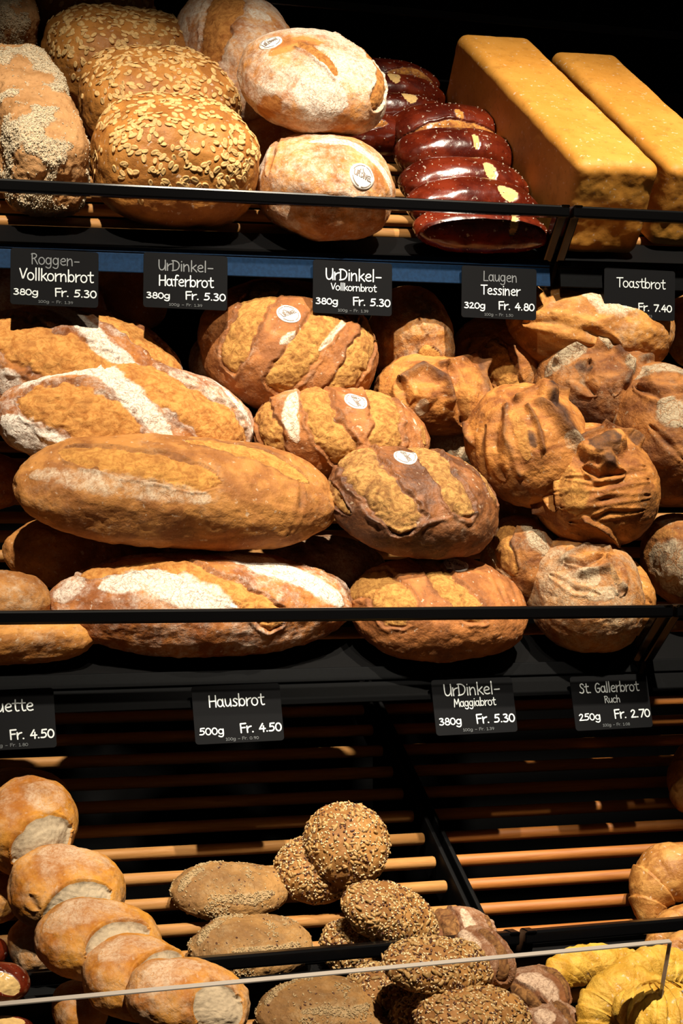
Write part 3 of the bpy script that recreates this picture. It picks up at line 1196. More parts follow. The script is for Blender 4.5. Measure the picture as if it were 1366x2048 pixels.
def sticker(B, px, py, rpx, ang, label='round white paper sticker with printed emblem', squash=1.0):
    """disc of edible paper pressed onto the crust, with its emblem"""
    bvh = BVHTree.FromPolygons(B.V.tolist(), B.Q.tolist())
    o_ = Vector(CAM)
    loc, nrm, _, dist = bvh.ray_cast(o_, Vector(ray(px, py)).normalized())
    if loc is None:
        return
    r = rpx*np.dot(np.array(loc)-CAM, c_f)/F
    n = np.array(nrm)
    # smoothed normal
    d = np.linalg.norm(B.V-np.array(loc), axis=1)
    n = B.N[d < r*1.2].mean(0)
    n /= np.linalg.norm(n)
    if n @ (np.array(loc)-CAM) > 0:
        n = -n
    right = c_r-n*(n @ c_r)
    right /= np.linalg.norm(right)
    up = np.cross(n, right)
    a = math.radians(ang)
    T, U = right*math.cos(a)+up*math.sin(a), -right*math.sin(a)+up*math.cos(a)
    L = np.array(loc)

    def place(x, y, lift):
        p = L+T*x+U*y+n*0.02
        h, hn, _, _ = bvh.ray_cast(Vector(p), Vector(-n))
        if h is None or (np.array(h)-L) @ n < -0.012:
            return L+T*x+U*y+n*lift
        return np.array(h)+n*lift
    mb = MB()
    rings, seg = 5, 36
    V = [place(0, 0, 0.0009)]
    for k in range(1, rings+1):
        for s in range(seg):
            V.append(place(r*k/rings*math.cos(2*PI*s/seg), r*k/rings*math.sin(2*PI*s/seg), 0.0009))
    for s in range(seg):
        V.append(place(r*math.cos(2*PI*s/seg), r*math.sin(2*PI*s/seg), 0.0))
    Fc = [(0, 1+s, 1+(s+1) % seg) for s in range(seg)]
    for k in range(rings):
        b0, b1 = 1+k*seg, 1+(k+1)*seg
        Fc += [(b0+s, b1+s, b1+(s+1) % seg, b0+(s+1) % seg) for s in range(seg)]
    mb.add(V, Fc)
    st = mb.build('paper_sticker', M['paper'], B.root, smooth=True)
    st['label'] = label
    mb = MB()
    pl = lambda x, y, h: place(x, y, 0.0013+h)
    # two arcs of ring text, drawn as broken thin lines
    for (a0, a1) in ((20, 78), (88, 160), (200, 262), (278, 342)):
        q = [(0.82*r*math.cos(math.radians(a0+(a1-a0)*i/10)), 0.82*r*math.sin(math.radians(a0+(a1-a0)*i/10))) for i in range(11)]
        ribbon(mb, q, r*.03, pl, 0)
    write(mb, 'UR', -.70*r, -.25*r, -.16*r, .42*r, .035*r, pl)
    write(mb, 'DINKEL', -.16*r, .74*r, -.16*r, .36*r, .026*r, pl)
    # little peak above the word
    peak = [(-.36, .22), (-.26, .48), (-.20, .40), (-.12, .56), (-.02, .30), (.12, .22)]
    ribbon(mb, [(a_*r, b_*r) for a_, b_ in peak], r*.035, pl, .0001)
    em = mb.build('printed_emblem', M['logo'], None)
    em.parent = st
    em.location = -Vector(B.root.location)-st.location
    return st

# ------------------------------------------------------------------ price tags
def tag_lines(*rows):
    return rows


YTA, YTB = YA-0.010, YB-0.024
LA, LB = 0.0, math.tan(math.radians(14))
G = 'ink'
price_tag('leftmost black price tag under the top tier, before the brown loaf with a floured band', 109.5, 556, YTA, LA, [
    ('Roggen-', 20, 67, 39.5, 10, .50, 'ink_shaded'), ('Vollkornbrot', 9, 80.5, 24, 10.5, .62, G), ('380g', 3.2, 27, 9.5, 6.2, .55, G),
    ('Fr. 5.30', 43, 84, 9.5, 7.6, .62, G), ('100g - Fr. 1.39', 27, 61, 2.6, 2.6, .2, 'ink_tiny')], roll=-0.01)
price_tag('second black price tag from the left under the top tier', 371.5, 563, YTA, LA, [
    ('UrDinkel-', 15, 71, 37, 10, .55, 'ink_shaded'), ('Haferbrot', 15.5, 71, 22, 10, .62, G), ('380g', 3.2, 27, 9.2, 6.2, .55, G),
    ('Fr. 5.30', 42.5, 84, 9.5, 7.6, .62, G), ('100g - Fr. 1.39', 26, 60, 2.6, 2.6, .2, 'ink_tiny')], roll=-0.01)
price_tag('third black price tag from the left under the top tier, over the round spelt loaf', 705.5, 576, YTA, LA, [
    ('UrDinkel-', 13.5, 74, 34.5, 11, .66, G), ('Vollkornbrot', 19.5, 68.5, 24, 6.8, .45, G), ('380g', 3.2, 27, 9.4, 6.6, .58, G),
    ('Fr. 5.30', 43, 84, 9.6, 8, .66, G), ('100g - Fr. 1.39', 27, 60, 2.6, 2.8, .2, 'ink_tiny')], roll=-0.01)
price_tag('black price tag reading 320g Fr. 4.80, below the shiny brown pull-apart rolls', 998.5, 586, YTA, LA, [
    ('Laugen', 24.5, 63, 39, 10, .48, 'ink_shaded'), ('Tessiner', 22, 66.5, 25, 9.5, .6, G), ('320g', 3.2, 27, 9.8, 6.6, .58, G),
    ('Fr. 4.80', 42, 83.5, 10, 8, .66, G), ('100g - Fr. 1.50', 26, 59, 2.8, 2.8, .2, 'ink_tiny')], roll=-0.01)
price_tag('black price tag reading Fr. 7.40, rightmost under the top tier', 1279.5, 589, YTA, LA, [
    ('Toastbrot', 15, 73.5, 34, 10, .55, G), ('600g', 3.2, 27, 9.4, 6.6, .58, G),
    ('Fr. 7.40', 41, 82, 9.6, 8, .66, G), ('100g - Fr. 1.23', 26, 58, 2.8, 2.8, .2, 'ink_tiny')], roll=-0.01)
price_tag('black price tag cut by the left edge, below the middle tier', 15, 1439, YTB, LB, [
    ('Baguette', 11, 66.5, 34, 10.5, .62, G), ('250g', 4, 27, 9, 7, .58, G), ('Fr. 4.50', 44, 84, 9, 8.4, .68, G), ('100g - Fr. 1.80', 27, 60, 2.6, 2.8, .2, 'ink_tiny')], roll=0.008)
price_tag('black price tag reading 500g Fr. 4.50, below the floured loaf at the middle rail', 476, 1427, YTB, LB, [
    ('Hausbrot', 15.5, 69, 34, 10.5, .62, G), ('500g', 4.4, 28, 8.5, 7, .58, G), ('Fr. 4.50', 43.5, 84, 9, 8.4, .68, G),
    ('100g - Fr. 0.90', 29, 61, 2.4, 2.8, .2, 'ink_tiny')], roll=0.008)
price_tag('black price tag reading 380g Fr. 5.30, below the middle tier and its stickered loaf', 949, 1412, YTB, LB, [
    ('UrDinkel-', 12.5, 71.5, 38, 11, .6, G), ('Maggiabrot', 21.5, 65.5, 27, 7.5, .5, G), ('380g', 4.2, 27.5, 10, 7.2, .58, G),
    ('Fr. 5.30', 43, 84, 10, 8.6, .68, G), ('100g - Fr. 1.39', 28, 61, 3, 2.8, .2, 'ink_tiny')], roll=0.008)
price_tag('black price tag reading Fr. 2.70, rightmost below the middle tier', 1223, 1404, YTB, LB, [
    ('St. Gallerbrot', 9, 75, 37, 9.5, .58, G), ('Ruch', 35.5, 52.5, 26.5, 6.5, .45, G), ('250g', 5, 28.5, 10, 7.2, .58, G),
    ('Fr. 2.70', 44, 84, 10.5, 8.6, .68, G), ('100g - Fr. 1.08', 30, 60, 3, 2.8, .2, 'ink_tiny')], roll=0.008)

rs = np.random.RandomState(11)
# ------------------------------------------------------------------ top tier
ryeg = 'rye loaves on the top tier'
def rye_loaf(label, bbox, dims, nmin=0.0):
    b = base_loaf(90, 5, 4, .9, 0, .03, 5)
    B = shape(b, SA, bbox, dims, nmin=nmin, lumps=(2.5, 1.5), seed=5)
    nz = fbm(B.V-B.c, 24, 9, 4)
    mask = sstep(-.02, .22, nz)*sstep(-.5, .1, B.up+.4*nz)
    B.feat[:, 0] = mask*.85+.1
    B.V = B.V+B.N*(mask*(.0012+.0009*fbm(B.V-B.c, 380, 3, 2)))[:, None]
    B.N = vnormals(B.V, B.Q)
    build(B, 'rye_loaf', 'rye', label, 'bread', ryeg, force_root=True)
    scatter(B, 'bran_coating', [('rye_grit', 9000, mask+.02, SES[0], SES[1], .0009, .0017, .6, .0001, .0012)], rs, label='pale gritty bran patches')


rye_loaf('pale rye loaf with a floury top, foremost at the left edge of the top tier', (-55, 88, 176, 434), (.115, .20, .075))
rye_loaf('pale floury rye loaf in the upper left corner, behind the foremost rye loaf', (-70, -110, 76, 150), (.11, .18, .075))


def oat_loaf(label, bbox, dims, count, nmin=0.0, rot=(0, 0, 0)):
    B = loaf('oat_loaf', label, 'bread', 'oatbread', SA, bbox, dims, e=3.1, ez=2.6, flat=.8, lumps=(2.2, .5), nmin=nmin, rot=rot, n=80, force_root=True, group='oat loaves on the top tier')
    nz = fbm(B.V-B.c, 22, 5, 2)
    mask = sstep(0.0, 0.45, B.up+0.35*nz)*sstep(-0.55, 0.1, nz+0.2)
    scatter(B, 'oat_flakes', [('oat', count, mask, FLAKE[0], FLAKE[1], .0036, .0050, .16, .0002, .0058)], rs, label='rolled oat flakes baked onto the crust')
    return B


oat_loaf('golden oat loaf covered in flakes, foremost of its row above the black rail', (178, 186, 520, 456), (.172, .12, .115), 620)
oat_loaf('oat loaf second from the front of its row, behind the foremost oat loaf', (155, 92, 482, 330), (.165, .12, .10), 520)
oat_loaf('oat loaf third from the front of its row, beside the dusty dark loaf', (82, 8, 412, 230), (.165, .12, .09), 480)
oat_loaf('oat loaf at the back of its row, cut by the upper edge of the photo', (50, -95, 308, 110), (.15, .11, .09), 260)

rg = 'floured round loaves on the top tier'
loaf('round_loaf', 'dusty dark round loaf at the back, left of and behind the topmost floured loaf', 'bread', 'round', SA, (345, -28, 600, 268), (.14, .15, .10), flour=.5, group=rg, ops=[
    ('slash', [(455, 0), (440, 40), (425, 90)], 42, 4, 0), ('flour', [(365, 30), (375, 80)], 20, .9), ('flour', [(500, 20), (540, 40)], 24, .9)], nmin=0.01)
loaf('round_loaf', 'shadowed round loaf wedged under the topmost floured round loaf', 'bread', 'round', SA, (452, 205, 655, 345), (.11, .10, .06), flour=.2, group=rg)
B = loaf('round_loaf', 'floured round loaf on the top tier, resting on the rail tray with a white sticker', 'bread', 'round', SA, (508, 262, 790, 482), (.145, .115, .105), flour=.36, group=rg, force_root=True, ops=[
    ('flour', [(530, 300), (520, 360)], 30, .9), ('flour', [(620, 285), (700, 285), (760, 330), (785, 390)], 18, 1.1), ('groove', [(560, 275), (545, 310), (535, 350)], 12, 3), ('flour', [(540, 420), (600, 455)], 30, .5)], nmin=0.0)
sticker(B, 725, 352, 28, -14)
B = loaf('round_loaf', 'heavily floured round loaf stacked on top of another, split open at its right side', 'bread', 'round', SA, (475, 55, 775, 273), (.155, .15, .09), flour=.66, group=rg, nmin=0.085, rot=(6, 0, 0), force_root=True, ops=[('clean', [(540, 110), (590, 85), (640, 85)], 26), ('clean', [(560, 200), (520, 225)], 24), ('clean', [(560, 262), (640, 268), (700, 255)], 12), ('slash', [(690, 72), (745, 108), (764, 155), (752, 200)], 21, 4, 0), ('slash', [(598, 85), (645, 112), (674, 152)], 15, 3), ('flour', [(590, 180), (640, 190), (690, 210)], 50, 1.0), ('flour', [(610, 70), (690, 72)], 14, 1.2), ('ridge', [(590, 95), (640, 125), (668, 158)], 7, 3), ('groove', [(680, 90), (712, 140), (705, 200)], 7, 1.5)])
sticker(B, 541, 86, 24, 32)


def tessiner(label, rows, dims, group='pull-apart lye loaves'):
    root_ = None
    for k, (bbox, tears) in enumerate(rows):
        b = base_loaf(46, 3.0, 2.2, .85, .10, .02, k+3)
        Bk = shape(b, SA, bbox, dims, nmin=0.0, seed=40+k, lumps=(1.0, .2), ops=tears)
        if root_ is None:
            root_ = empty('pull_apart_loaf', base_point(Bk), label, 'bread', group)
        build(Bk, 'roll', 'laugen', parent=root_)
        mask = sstep(.1, .6, Bk.up)
        Bk.root = Bk.crust
        loc = Bk.crust.location.copy()
        s = scatter(Bk, 'salt', [('salt', 42, mask, SALT[0], SALT[1], .0006, .0012, .5, .0002, 0)], rs, label='coarse salt grains')
        s.location = -Vector(root_.location)+Vector(Bk.crust.location)
    return root_


tessiner('shiny dark brown pull-apart loaf of five rolls in front of the toast loaves', [
    ((772, 205, 1026, 330), [('slash', [(800, 285), (850, 262), (905, 250), (960, 262), (1012, 290)], 15, 3), ('slash', [(912, 218), (922, 240)], 9, 2)]),
    ((786, 254, 1042, 374), [('torn', [(948, 268), (952, 298)], 8, 1.5)]),
    ((796, 312, 1058, 432), [('torn', [(975, 325), (985, 360)], 15, 1.5)]),
    ((808, 354, 1080, 474), [('torn', [(1010, 372), (1018, 400)], 24, 1.5)]),
    ((824, 412, 1098, 508), [('torn', [(1030, 432), (1024, 470)], 11, 1.5)])], (.135, .055, .055))
tessiner('shiny dark brown pull-apart loaf farther back, half hidden by the floured round loaf', [
    ((640, 115, 880, 205), [('slash', [(770, 150), (820, 140), (865, 165)], 10, 2)]),
    ((650, 145, 893, 235), [('torn', [(783, 145), (790, 165)], 14, 1.5)]),
    ((655, 183, 905, 270), [('torn', [(815, 180), (822, 205)], 18, 1.5)]),
    ((628, 222, 835, 315), [('slash', [(700, 250), (740, 246), (775, 245)], 12, 2)])], (.135, .055, .055))


def toast(label, bbox, dims, rot, nmin=0.0):
    b = base_box(70, dims, .011)
    b = (b[0]*(1+0.006*fbm(b[0], 1.6, 3, 3))[:, None], b[1])
    B = shape(b, SA, bbox, dims, nmin=nmin, rot=rot, lumps=(.7, .12), seed=23, keep=True)
    build(B, 'toast_loaf', 'toast', label, 'bread', 'toast loaves')
    return B


toast('long golden toast loaf lying front to back, beside the shiny brown rolls', (886, 78, 1314, 497), (.083, .325, .092), (0, 0, 0))
toast('long golden toast loaf at the right edge of the top tier', (1076, 84, 1475, 512), (.083, .325, .092), (0, 0, 0))

# ------------------------------------------------------------------ middle tier: long house loaves
hg = 'long house loaves on the middle tier'
loaf('long_loaf', 'shadowed floured loaf behind the leftmost upper price tag', 'bread', 'haus', SB, (-90, 535, 215, 690), (.16, .10, .09), flour=.55, group=hg, nmin=.03)
loaf('long_loaf', 'shadowed brown loaf end between the two left upper price tags', 'bread', 'haus_brown', SB, (170, 515, 335, 662), (.09, .10, .08), flour=.1, group=hg, nmin=.03)
loaf('long_loaf', 'brown house loaf with a floured band, just below the leftmost upper price tags', 'bread', 'haus', SB, (-95, 610, 368, 850), (.23, .12, .09), taper=.18, flour=.2, group=hg, nmin=.115, rot=(8, 3, 0), ops=[('slash', [(-60, 650), (60, 680), (190, 755)], 62, 4, 0), ('slash', [(190, 622), (270, 665), (358, 745)], 40, 4, 0), ('flour', [(60, 612), (140, 628), (205, 690), (290, 755)], 27, 1.1), ('flour', [(330, 650), (352, 690), (366, 735)], 8, 1.2), ('flour', [(0, 740), (30, 790)], 30, .8)])
loaf('long_loaf', 'broad house loaf with bright white flour bands, right at the left edge in strong light', 'bread', 'haus', SB, (-18, 722, 510, 962), (.26, .13, .10), taper=.12, flour=.4, group=hg, nmin=.095, rot=(10, 2, 0), ops=[('slash', [(40, 800), (150, 812), (275, 895)], 66, 4), ('slash', [(265, 735), (350, 790), (465, 875)], 56, 4, 0), ('flour', [(40, 775), (110, 740), (215, 742), (272, 805), (340, 880)], 32, 1.3), ('flour', [(5, 835), (60, 885), (170, 912)], 42, 1.2), ('flour', [(430, 755), (482, 820), (505, 868)], 13, 1.3), ('groove', [(55, 785), (130, 768), (225, 800), (265, 870)], 7, 2)])
loaf('long_loaf', 'long smooth brown house loaf with one oval split, lying across the two loaves below', 'bread', 'haus_brown', SB, (25, 868, 676, 1102), (.32, .13, .11), e=2.6, ez=2.3, taper=.1, flour=.10, group=hg, nmin=.075, rot=(6, 1, -3), n=110, ops=[
    ('slash', [(120, 905), (260, 925), (435, 965)], 40, 3), ('slash', [(372, 880), (520, 905), (615, 965)], 30, 2), ('groove', [(600, 960), (604, 1010), (575, 1070)], 9, 2),
    ('flour', [(60, 950), (200, 965), (420, 1000)], 30, .5)])
loaf('long_loaf', 'floured house loaf lying just behind the middle rail, under the smooth brown loaf', 'bread', 'haus', SB, (88, 1099, 708, 1316), (.31, .13, .10), taper=.22, flour=.25, group=hg, nmin=0.0, rot=(8, 0, 0), n=110, ops=[('slash', [(185, 1142), (320, 1118), (430, 1165), (545, 1232)], 29, 4, 0), ('slash', [(575, 1104), (640, 1140), (698, 1190)], 12, 2.5), ('flour', [(200, 1175), (290, 1158), (390, 1188), (470, 1218)], 42, 1.15), ('flour', [(440, 1108), (560, 1140), (685, 1208)], 36, 1.2), ('flour', [(110, 1200), (170, 1160)], 30, .7)])
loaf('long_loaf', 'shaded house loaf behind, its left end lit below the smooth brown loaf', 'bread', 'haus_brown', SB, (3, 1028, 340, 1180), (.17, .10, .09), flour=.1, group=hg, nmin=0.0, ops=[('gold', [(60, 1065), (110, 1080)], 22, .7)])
loaf('long_loaf', 'dark end of a loaf at the left edge, under the white floured loaf', 'bread', 'haus', SB, (-150, 900, 62, 1022), (.12, .10, .08), flour=.15, group=hg, nmin=.02)
bg = 'baguette ends at the left edge'
loaf('baguette', 'small brown baguette end at the left edge, above the middle rail', 'bread', 'haus_brown', SB, (-150, 1140, 105, 1262), (.13, .06, .055), e=2.5, flour=.25, group=bg, nmin=.02)
loaf('baguette', 'smooth pale baguette end at the left edge, seen below the middle rail', 'bread', 'golden', SB, (-190, 1218, 189, 1332), (.19, .06, .055), e=2.7, flour=.15, group=bg, nmin=.0, n=60)

# spelt loaves in the middle
sg = 'scored spelt loaves with round stickers'
loaf('spelt_loaf', 'dark rounded loaf at the back, mostly hidden left of the large stickered loaf', 'bread', 'spelt_dark', SB, (377, 655, 560, 800), (.10, .11, .08), flour=.3, nmin=.12, group=sg)
B = loaf('spelt_loaf', 'large round spelt loaf with a sticker, below the second and third upper tags', 'bread', 'spelt', SB, (396, 556, 756, 828), (.18, .17, .12), flour=.12, nmin=.132, rot=(14, 0, 0), group=sg, force_root=True, n=96, ops=[('slash', [(465, 715), (495, 640), (540, 570)], 30, 3, 0), ('slash', [(565, 758), (605, 705), (665, 625)], 32, 3, 0), ('slash', [(675, 785), (710, 730), (738, 650)], 30, 3, 0), ('flour', [(640, 700), (692, 640)], 9, 1.0), ('flour', [(560, 690), (590, 665)], 10, .8)])
sticker(B, 577, 629, 25, 40)
B = loaf('spelt_loaf', 'stickered spelt loaf with wide cuts and a white flour stripe at its left end', 'bread', 'spelt', SB, (505, 771, 860, 968), (.18, .12, .10), flour=.14, nmin=.098, rot=(8, 4, 0), group=sg, force_root=True, ops=[('slash', [(522, 820), (540, 865), (548, 900)], 28, 3, 0), ('slash', [(625, 780), (645, 845), (690, 905)], 32, 4, 0), ('slash', [(758, 785), (775, 845), (770, 905)], 36, 4, 0), ('slash', [(842, 850), (850, 890)], 12, 2), ('flour', [(590, 785), (575, 830), (595, 885)], 17, 1.25), ('flour', [(795, 800), (832, 850)], 7, 1.1)])
sticker(B, 711, 804, 24, -62)
B = loaf('spelt_loaf', 'dark spelt loaf with long diagonal cuts and a sticker, right of the smooth long loaf', 'bread', 'spelt_dark', SB, (650, 892, 998, 1118), (.18, .14, .10), flour=.10, nmin=.078, rot=(8, 5, 0), group=sg, force_root=True, n=90, ops=[('slash', [(705, 905), (745, 965), (802, 1025)], 42, 4, 0), ('slash', [(838, 895), (885, 945), (922, 1005)], 34, 4, 0), ('slash', [(935, 910), (972, 950), (985, 992)], 20, 3, 0), ('slash', [(655, 965), (675, 1000), (700, 1030)], 14, 3), ('ridge', [(680, 985), (740, 1035), (800, 1062), (860, 1045), (950, 1025)], 7, 3.5), ('dark', [(690, 1050), (800, 1090), (930, 1070)], 36, .45)])
sticker(B, 811, 913, 24, -58)
B = loaf('spelt_loaf', 'spelt loaf resting behind the middle rail, its sticker flat on the top edge', 'bread', 'spelt', SB, (696, 1112, 1054, 1324), (.18, .14, .10), flour=.08, nmin=0.0, rot=(6, 0, 0), group=sg, force_root=True, n=90, ops=[('slash', [(715, 1165), (755, 1160), (790, 1215)], 42, 3, 0), ('slash', [(855, 1118), (890, 1165), (945, 1222)], 30, 4, 0), ('groove', [(975, 1135), (1005, 1185), (1020, 1230)], 9, 1.5), ('groove', [(1010, 1145), (1030, 1185), (1040, 1230)], 9, 1.5), ('dark', [(760, 1290), (900, 1312)], 40, .4)])
sticker(B, 911, 1130, 26, -12)
loaf('spelt_loaf', 'dark loaf specked with flour, in the gap under the smooth long loaf', 'bread', 'spelt_dark', SB, (515, 1072, 775, 1200), (.14, .10, .08), flour=.45, nmin=0.0, group=sg)
loaf('spelt_loaf', 'dark loaf in the shadow right of the dark stickered loaf', 'bread', 'spelt_dark', SB, (930, 965, 1075, 1110), (.08, .08, .07), flour=.1, nmin=.01, group=sg)

# gnarled crusty loaves on the right
gg = 'gnarled crusty loaves on the middle tier'
loaf('crusty_loaf', 'dusty brown rounded loaf at the back, right of the large stickered loaf', 'bread', 'galler', SB, (735, 572, 910, 792), (.09, .12, .11), flour=.42, nmin=.12, group=gg, rot=(12, 0, 0), ops=[
    ('slash', [(850, 690), (862, 740)], 22, 2), ('lobe', [(800, 640)], 70, 5), ('groove', [(840, 640), (832, 700), (838, 760)], 12, 3), ('flour', [(830, 600), (880, 640)], 20, .6)])
loaf('crusty_loaf', 'knobbly dark orange loaf with a folded swirl, above the loaf with the flour stripe', 'bread', 'galler', SB, (745, 706, 990, 872), (.12, .10, .09), flour=.1, nmin=.11, group=gg, rot=(14, 0, 0), n=80, ops=[
    ('ridge', [(805, 760), (845, 735), (885, 760), (905, 800)], 18, 8), ('lobe', [(850, 790)], 26, 6), ('ridge', [(880, 735), (940, 720), (978, 722)], 14, 9), ('ridge', [(978, 722), (972, 790), (955, 830)], 12, 7),
    ('groove', [(895, 730), (915, 800), (925, 850)], 16, 7), ('groove', [(800, 760), (815, 810)], 14, 6), ('dark', [(960, 730), (975, 780)], 22, .7), ('flour', [(848, 800), (840, 830)], 14, .8), ('gold', [(920, 760), (935, 830)], 24, .5)])
loaf('crusty_loaf', 'loaf split open to golden crumb, in the shade behind the knobbly orange loaf', 'bread', 'galler', SB, (898, 632, 1085, 822), (.10, .11, .09), flour=.15, nmin=.11, group=gg, rot=(10, 0, 0), ops=[
    ('slash', [(985, 680), (1005, 740), (1030, 790)], 30, 5), ('groove', [(940, 680), (925, 720)], 14, 5)])
loaf('crusty_loaf', 'big smooth golden loaf in bright light under the two right upper tags', 'bread', 'golden', SB, (1012, 548, 1352, 752), (.16, .12, .11), flour=.12, nmin=.162, group=gg, rot=(6, 0, 0), ops=[
    ('groove', [(1045, 645), (1100, 640), (1180, 665), (1240, 695)], 16, 4), ('flour', [(1170, 590), (1270, 600)], 50, .75), ('dark', [(1050, 690), (1120, 715)], 26, .5)])
loaf('crusty_loaf', 'loaf at the right edge behind the rightmost upper tag', 'bread', 'golden', SB, (1322, 585, 1480, 745), (.08, .10, .09), flour=.2, nmin=.13, group=gg)
loaf('crusty_loaf', 'dark grey crusty loaf with ragged upright flaps, above the loaf with the dark nose', 'bread', 'galler_grey', SB, (1066, 672, 1330, 872), (.13, .12, .10), flour=.14, nmin=.125, group=gg, rot=(12, 0, 0), n=80, ops=[('ridge', [(1120, 720), (1160, 695), (1205, 680)], 16, 9), ('lobe', [(1200, 690)], 30, 9), ('ridge', [(1235, 700), (1262, 730), (1250, 765)], 14, 9), ('ridge', [(1280, 720), (1310, 712)], 14, 7), ('groove', [(1180, 720), (1165, 760), (1190, 790)], 18, 6), ('groove', [(1225, 715), (1228, 790)], 12, 4), ('flour', [(1090, 750), (1130, 715), (1170, 695)], 22, 1.0), ('flour', [(1200, 680), (1215, 700)], 18, 1.1), ('flour', [(1255, 720), (1262, 750)], 12, 1.2), ('dark', [(1100, 790), (1150, 830), (1220, 850)], 60, .7), ('dark', [(1150, 735), (1185, 735)], 18, .9)])
loaf('crusty_loaf', 'grey capped dark loaf cut by the right edge, beside the loaf with the dark nose', 'bread', 'galler_grey', SB, (1196, 724, 1460, 1008), (.13, .14, .11), flour=.12, nmin=.09, group=gg, rot=(10, 0, 0), n=80, ops=[('flour', [(1255, 760), (1310, 738), (1400, 745)], 34, 1.1), ('flour', [(1325, 800), (1365, 850)], 36, 1.1), ('flour', [(1240, 790), (1222, 860)], 22, .8), ('groove', [(1272, 775), (1320, 790), (1390, 785)], 14, 7), ('lobe', [(1330, 745)], 50, 6), ('groove', [(1300, 850), (1340, 890), (1366, 920)], 9, 2), ('dark', [(1260, 900), (1340, 950)], 60, .5)])
loaf('crusty_loaf', 'twisted loaf with a dark scorched peak, just left of the loaf with the dark nose', 'bread', 'galler', SB, (928, 766, 1184, 1015), (.13, .13, .11), flour=.08, nmin=.10, group=gg, rot=(12, 0, 0), n=90, ops=[('lobe', [(1095, 790)], 32, 14), ('ridge', [(1035, 800), (1090, 770), (1130, 790)], 13, 9), ('ridge', [(1080, 808), (1125, 850), (1165, 905)], 22, 11), ('groove', [(1005, 815), (990, 880), (1010, 960)], 16, 3), ('groove', [(970, 850), (965, 920), (985, 980)], 14, 2.5), ('ridge', [(1015, 810), (1010, 870), (1040, 950)], 12, 4), ('ridge', [(1055, 815), (1075, 850), (1085, 900)], 10, 6), ('dark', [(1095, 785), (1130, 840), (1165, 905)], 30, 1.0), ('dark', [(1055, 860), (1072, 895)], 14, .9), ('dark', [(1000, 985), (1060, 990)], 40, .5), ('flour', [(1130, 870), (1165, 910)], 20, .5), ('gold', [(1020, 820), (1040, 850), (1055, 920)], 16, .6), ('ridge', [(945, 885), (935, 850)], 12, 6)])
loaf('crusty_loaf', 'gnarled loaf with a big dark curled nose, foremost of the crusty pile', 'bread', 'galler', SB, (1048, 846, 1322, 1094), (.14, .13, .11), flour=.05, nmin=.08, group=gg, rot=(14, 0, 0), n=96, ops=[
    ('lobe', [(1180, 905), (1230, 890)], 34, 14), ('lobe', [(1215, 925)], 26, 12), ('ridge', [(1110, 890), (1160, 880), (1200, 865)], 14, 8), ('ridge', [(1205, 860), (1262, 850), (1275, 890)], 13, 10), ('groove', [(1165, 935), (1200, 950), (1250, 945)], 12, 7),
    ('ridge', [(1075, 905), (1065, 960), (1085, 1020)], 17, 10), ('groove', [(1110, 905), (1095, 960), (1110, 1020)], 13, 9), ('groove', [(1110, 985), (1200, 970), (1300, 960)], 9, 3.5), ('groove', [(1120, 1015), (1210, 1000), (1300, 990)], 8, 3), ('groove', [(1140, 1045), (1220, 1025), (1290, 1020)], 8, 2.5),
    ('groove', [(1130, 955), (1180, 960), (1290, 935)], 8, 3), ('dark', [(1180, 905), (1230, 890)], 36, .95), ('dark', [(1215, 930)], 24, .9), ('dark', [(1260, 860), (1270, 890)], 16, .9), ('dark', [(1280, 990), (1310, 1020)], 40, .5), ('gold', [(1115, 930), (1150, 990), (1150, 1030)], 34, .9), ('ridge', [(1170, 1035), (1215, 1060), (1235, 1085)], 8, 8)])
loaf('crusty_loaf', 'small floury pale loaf peeking between the flour stripe loaf and the twisted loaf', 'bread', 'galler_grey', SB, (846, 832, 975, 945), (.06, .08, .06), flour=.62, nmin=.07, group=gg, ops=[('groove', [(860, 868), (900, 850), (940, 868)], 9, 2), ('gold', [(880, 865), (930, 860)], 9, .8)])
loaf('crusty_loaf', 'grey floured loaf with a torn orange side, under the twisted loaf', 'bread', 'galler_grey', SB, (962, 1030, 1125, 1215), (.08, .10, .09), flour=.25, nmin=.012, group=gg, ops=[
    ('slash', [(1020, 1040), (1000, 1090), (1030, 1150)], 28, 3), ('flour', [(1050, 1045), (1080, 1090), (1095, 1110)], 24, .98), ('flour', [(975, 1090), (990, 1130)], 10, .9)])
loaf('crusty_loaf', 'round crusty loaf with a puckered top, resting behind the right end of the middle rail', 'bread', 'galler', SB, (1046, 1070, 1290, 1308), (.12, .13, .11), flour=.36, nmin=0.0, group=gg, rot=(8, 0, 0), n=96, ops=[
    ('ridge', [(1130, 1120), (1170, 1095), (1215, 1100)], 16, 6), ('groove', [(1130, 1125), (1170, 1130), (1205, 1110)], 10, 6), ('ridge', [(1165, 1150), (1220, 1140), (1245, 1175)], 14, 8), ('groove', [(1100, 1150), (1150, 1180), (1200, 1190)], 8, 2.5),
    ('flour', [(1150, 1150), (1200, 1160)], 26, .85), ('flour', [(1065, 1170), (1080, 1230)], 24, .6), ('flour', [(1175, 1195), (1235, 1185)], 18, .9), ('groove', [(1215, 1110), (1235, 1150), (1240, 1190)], 14, 5), ('gold', [(1225, 1130), (1235, 1170)], 16, .6)])
loaf('crusty_loaf', 'orange crusty loaf squeezed behind the puckered round loaf', 'bread', 'golden', SB, (1180, 1112, 1312, 1275), (.07, .09, .08), flour=.05, nmin=0.0, group=gg, ops=[('groove', [(1250, 1180), (1300, 1205)], 9, 3)])
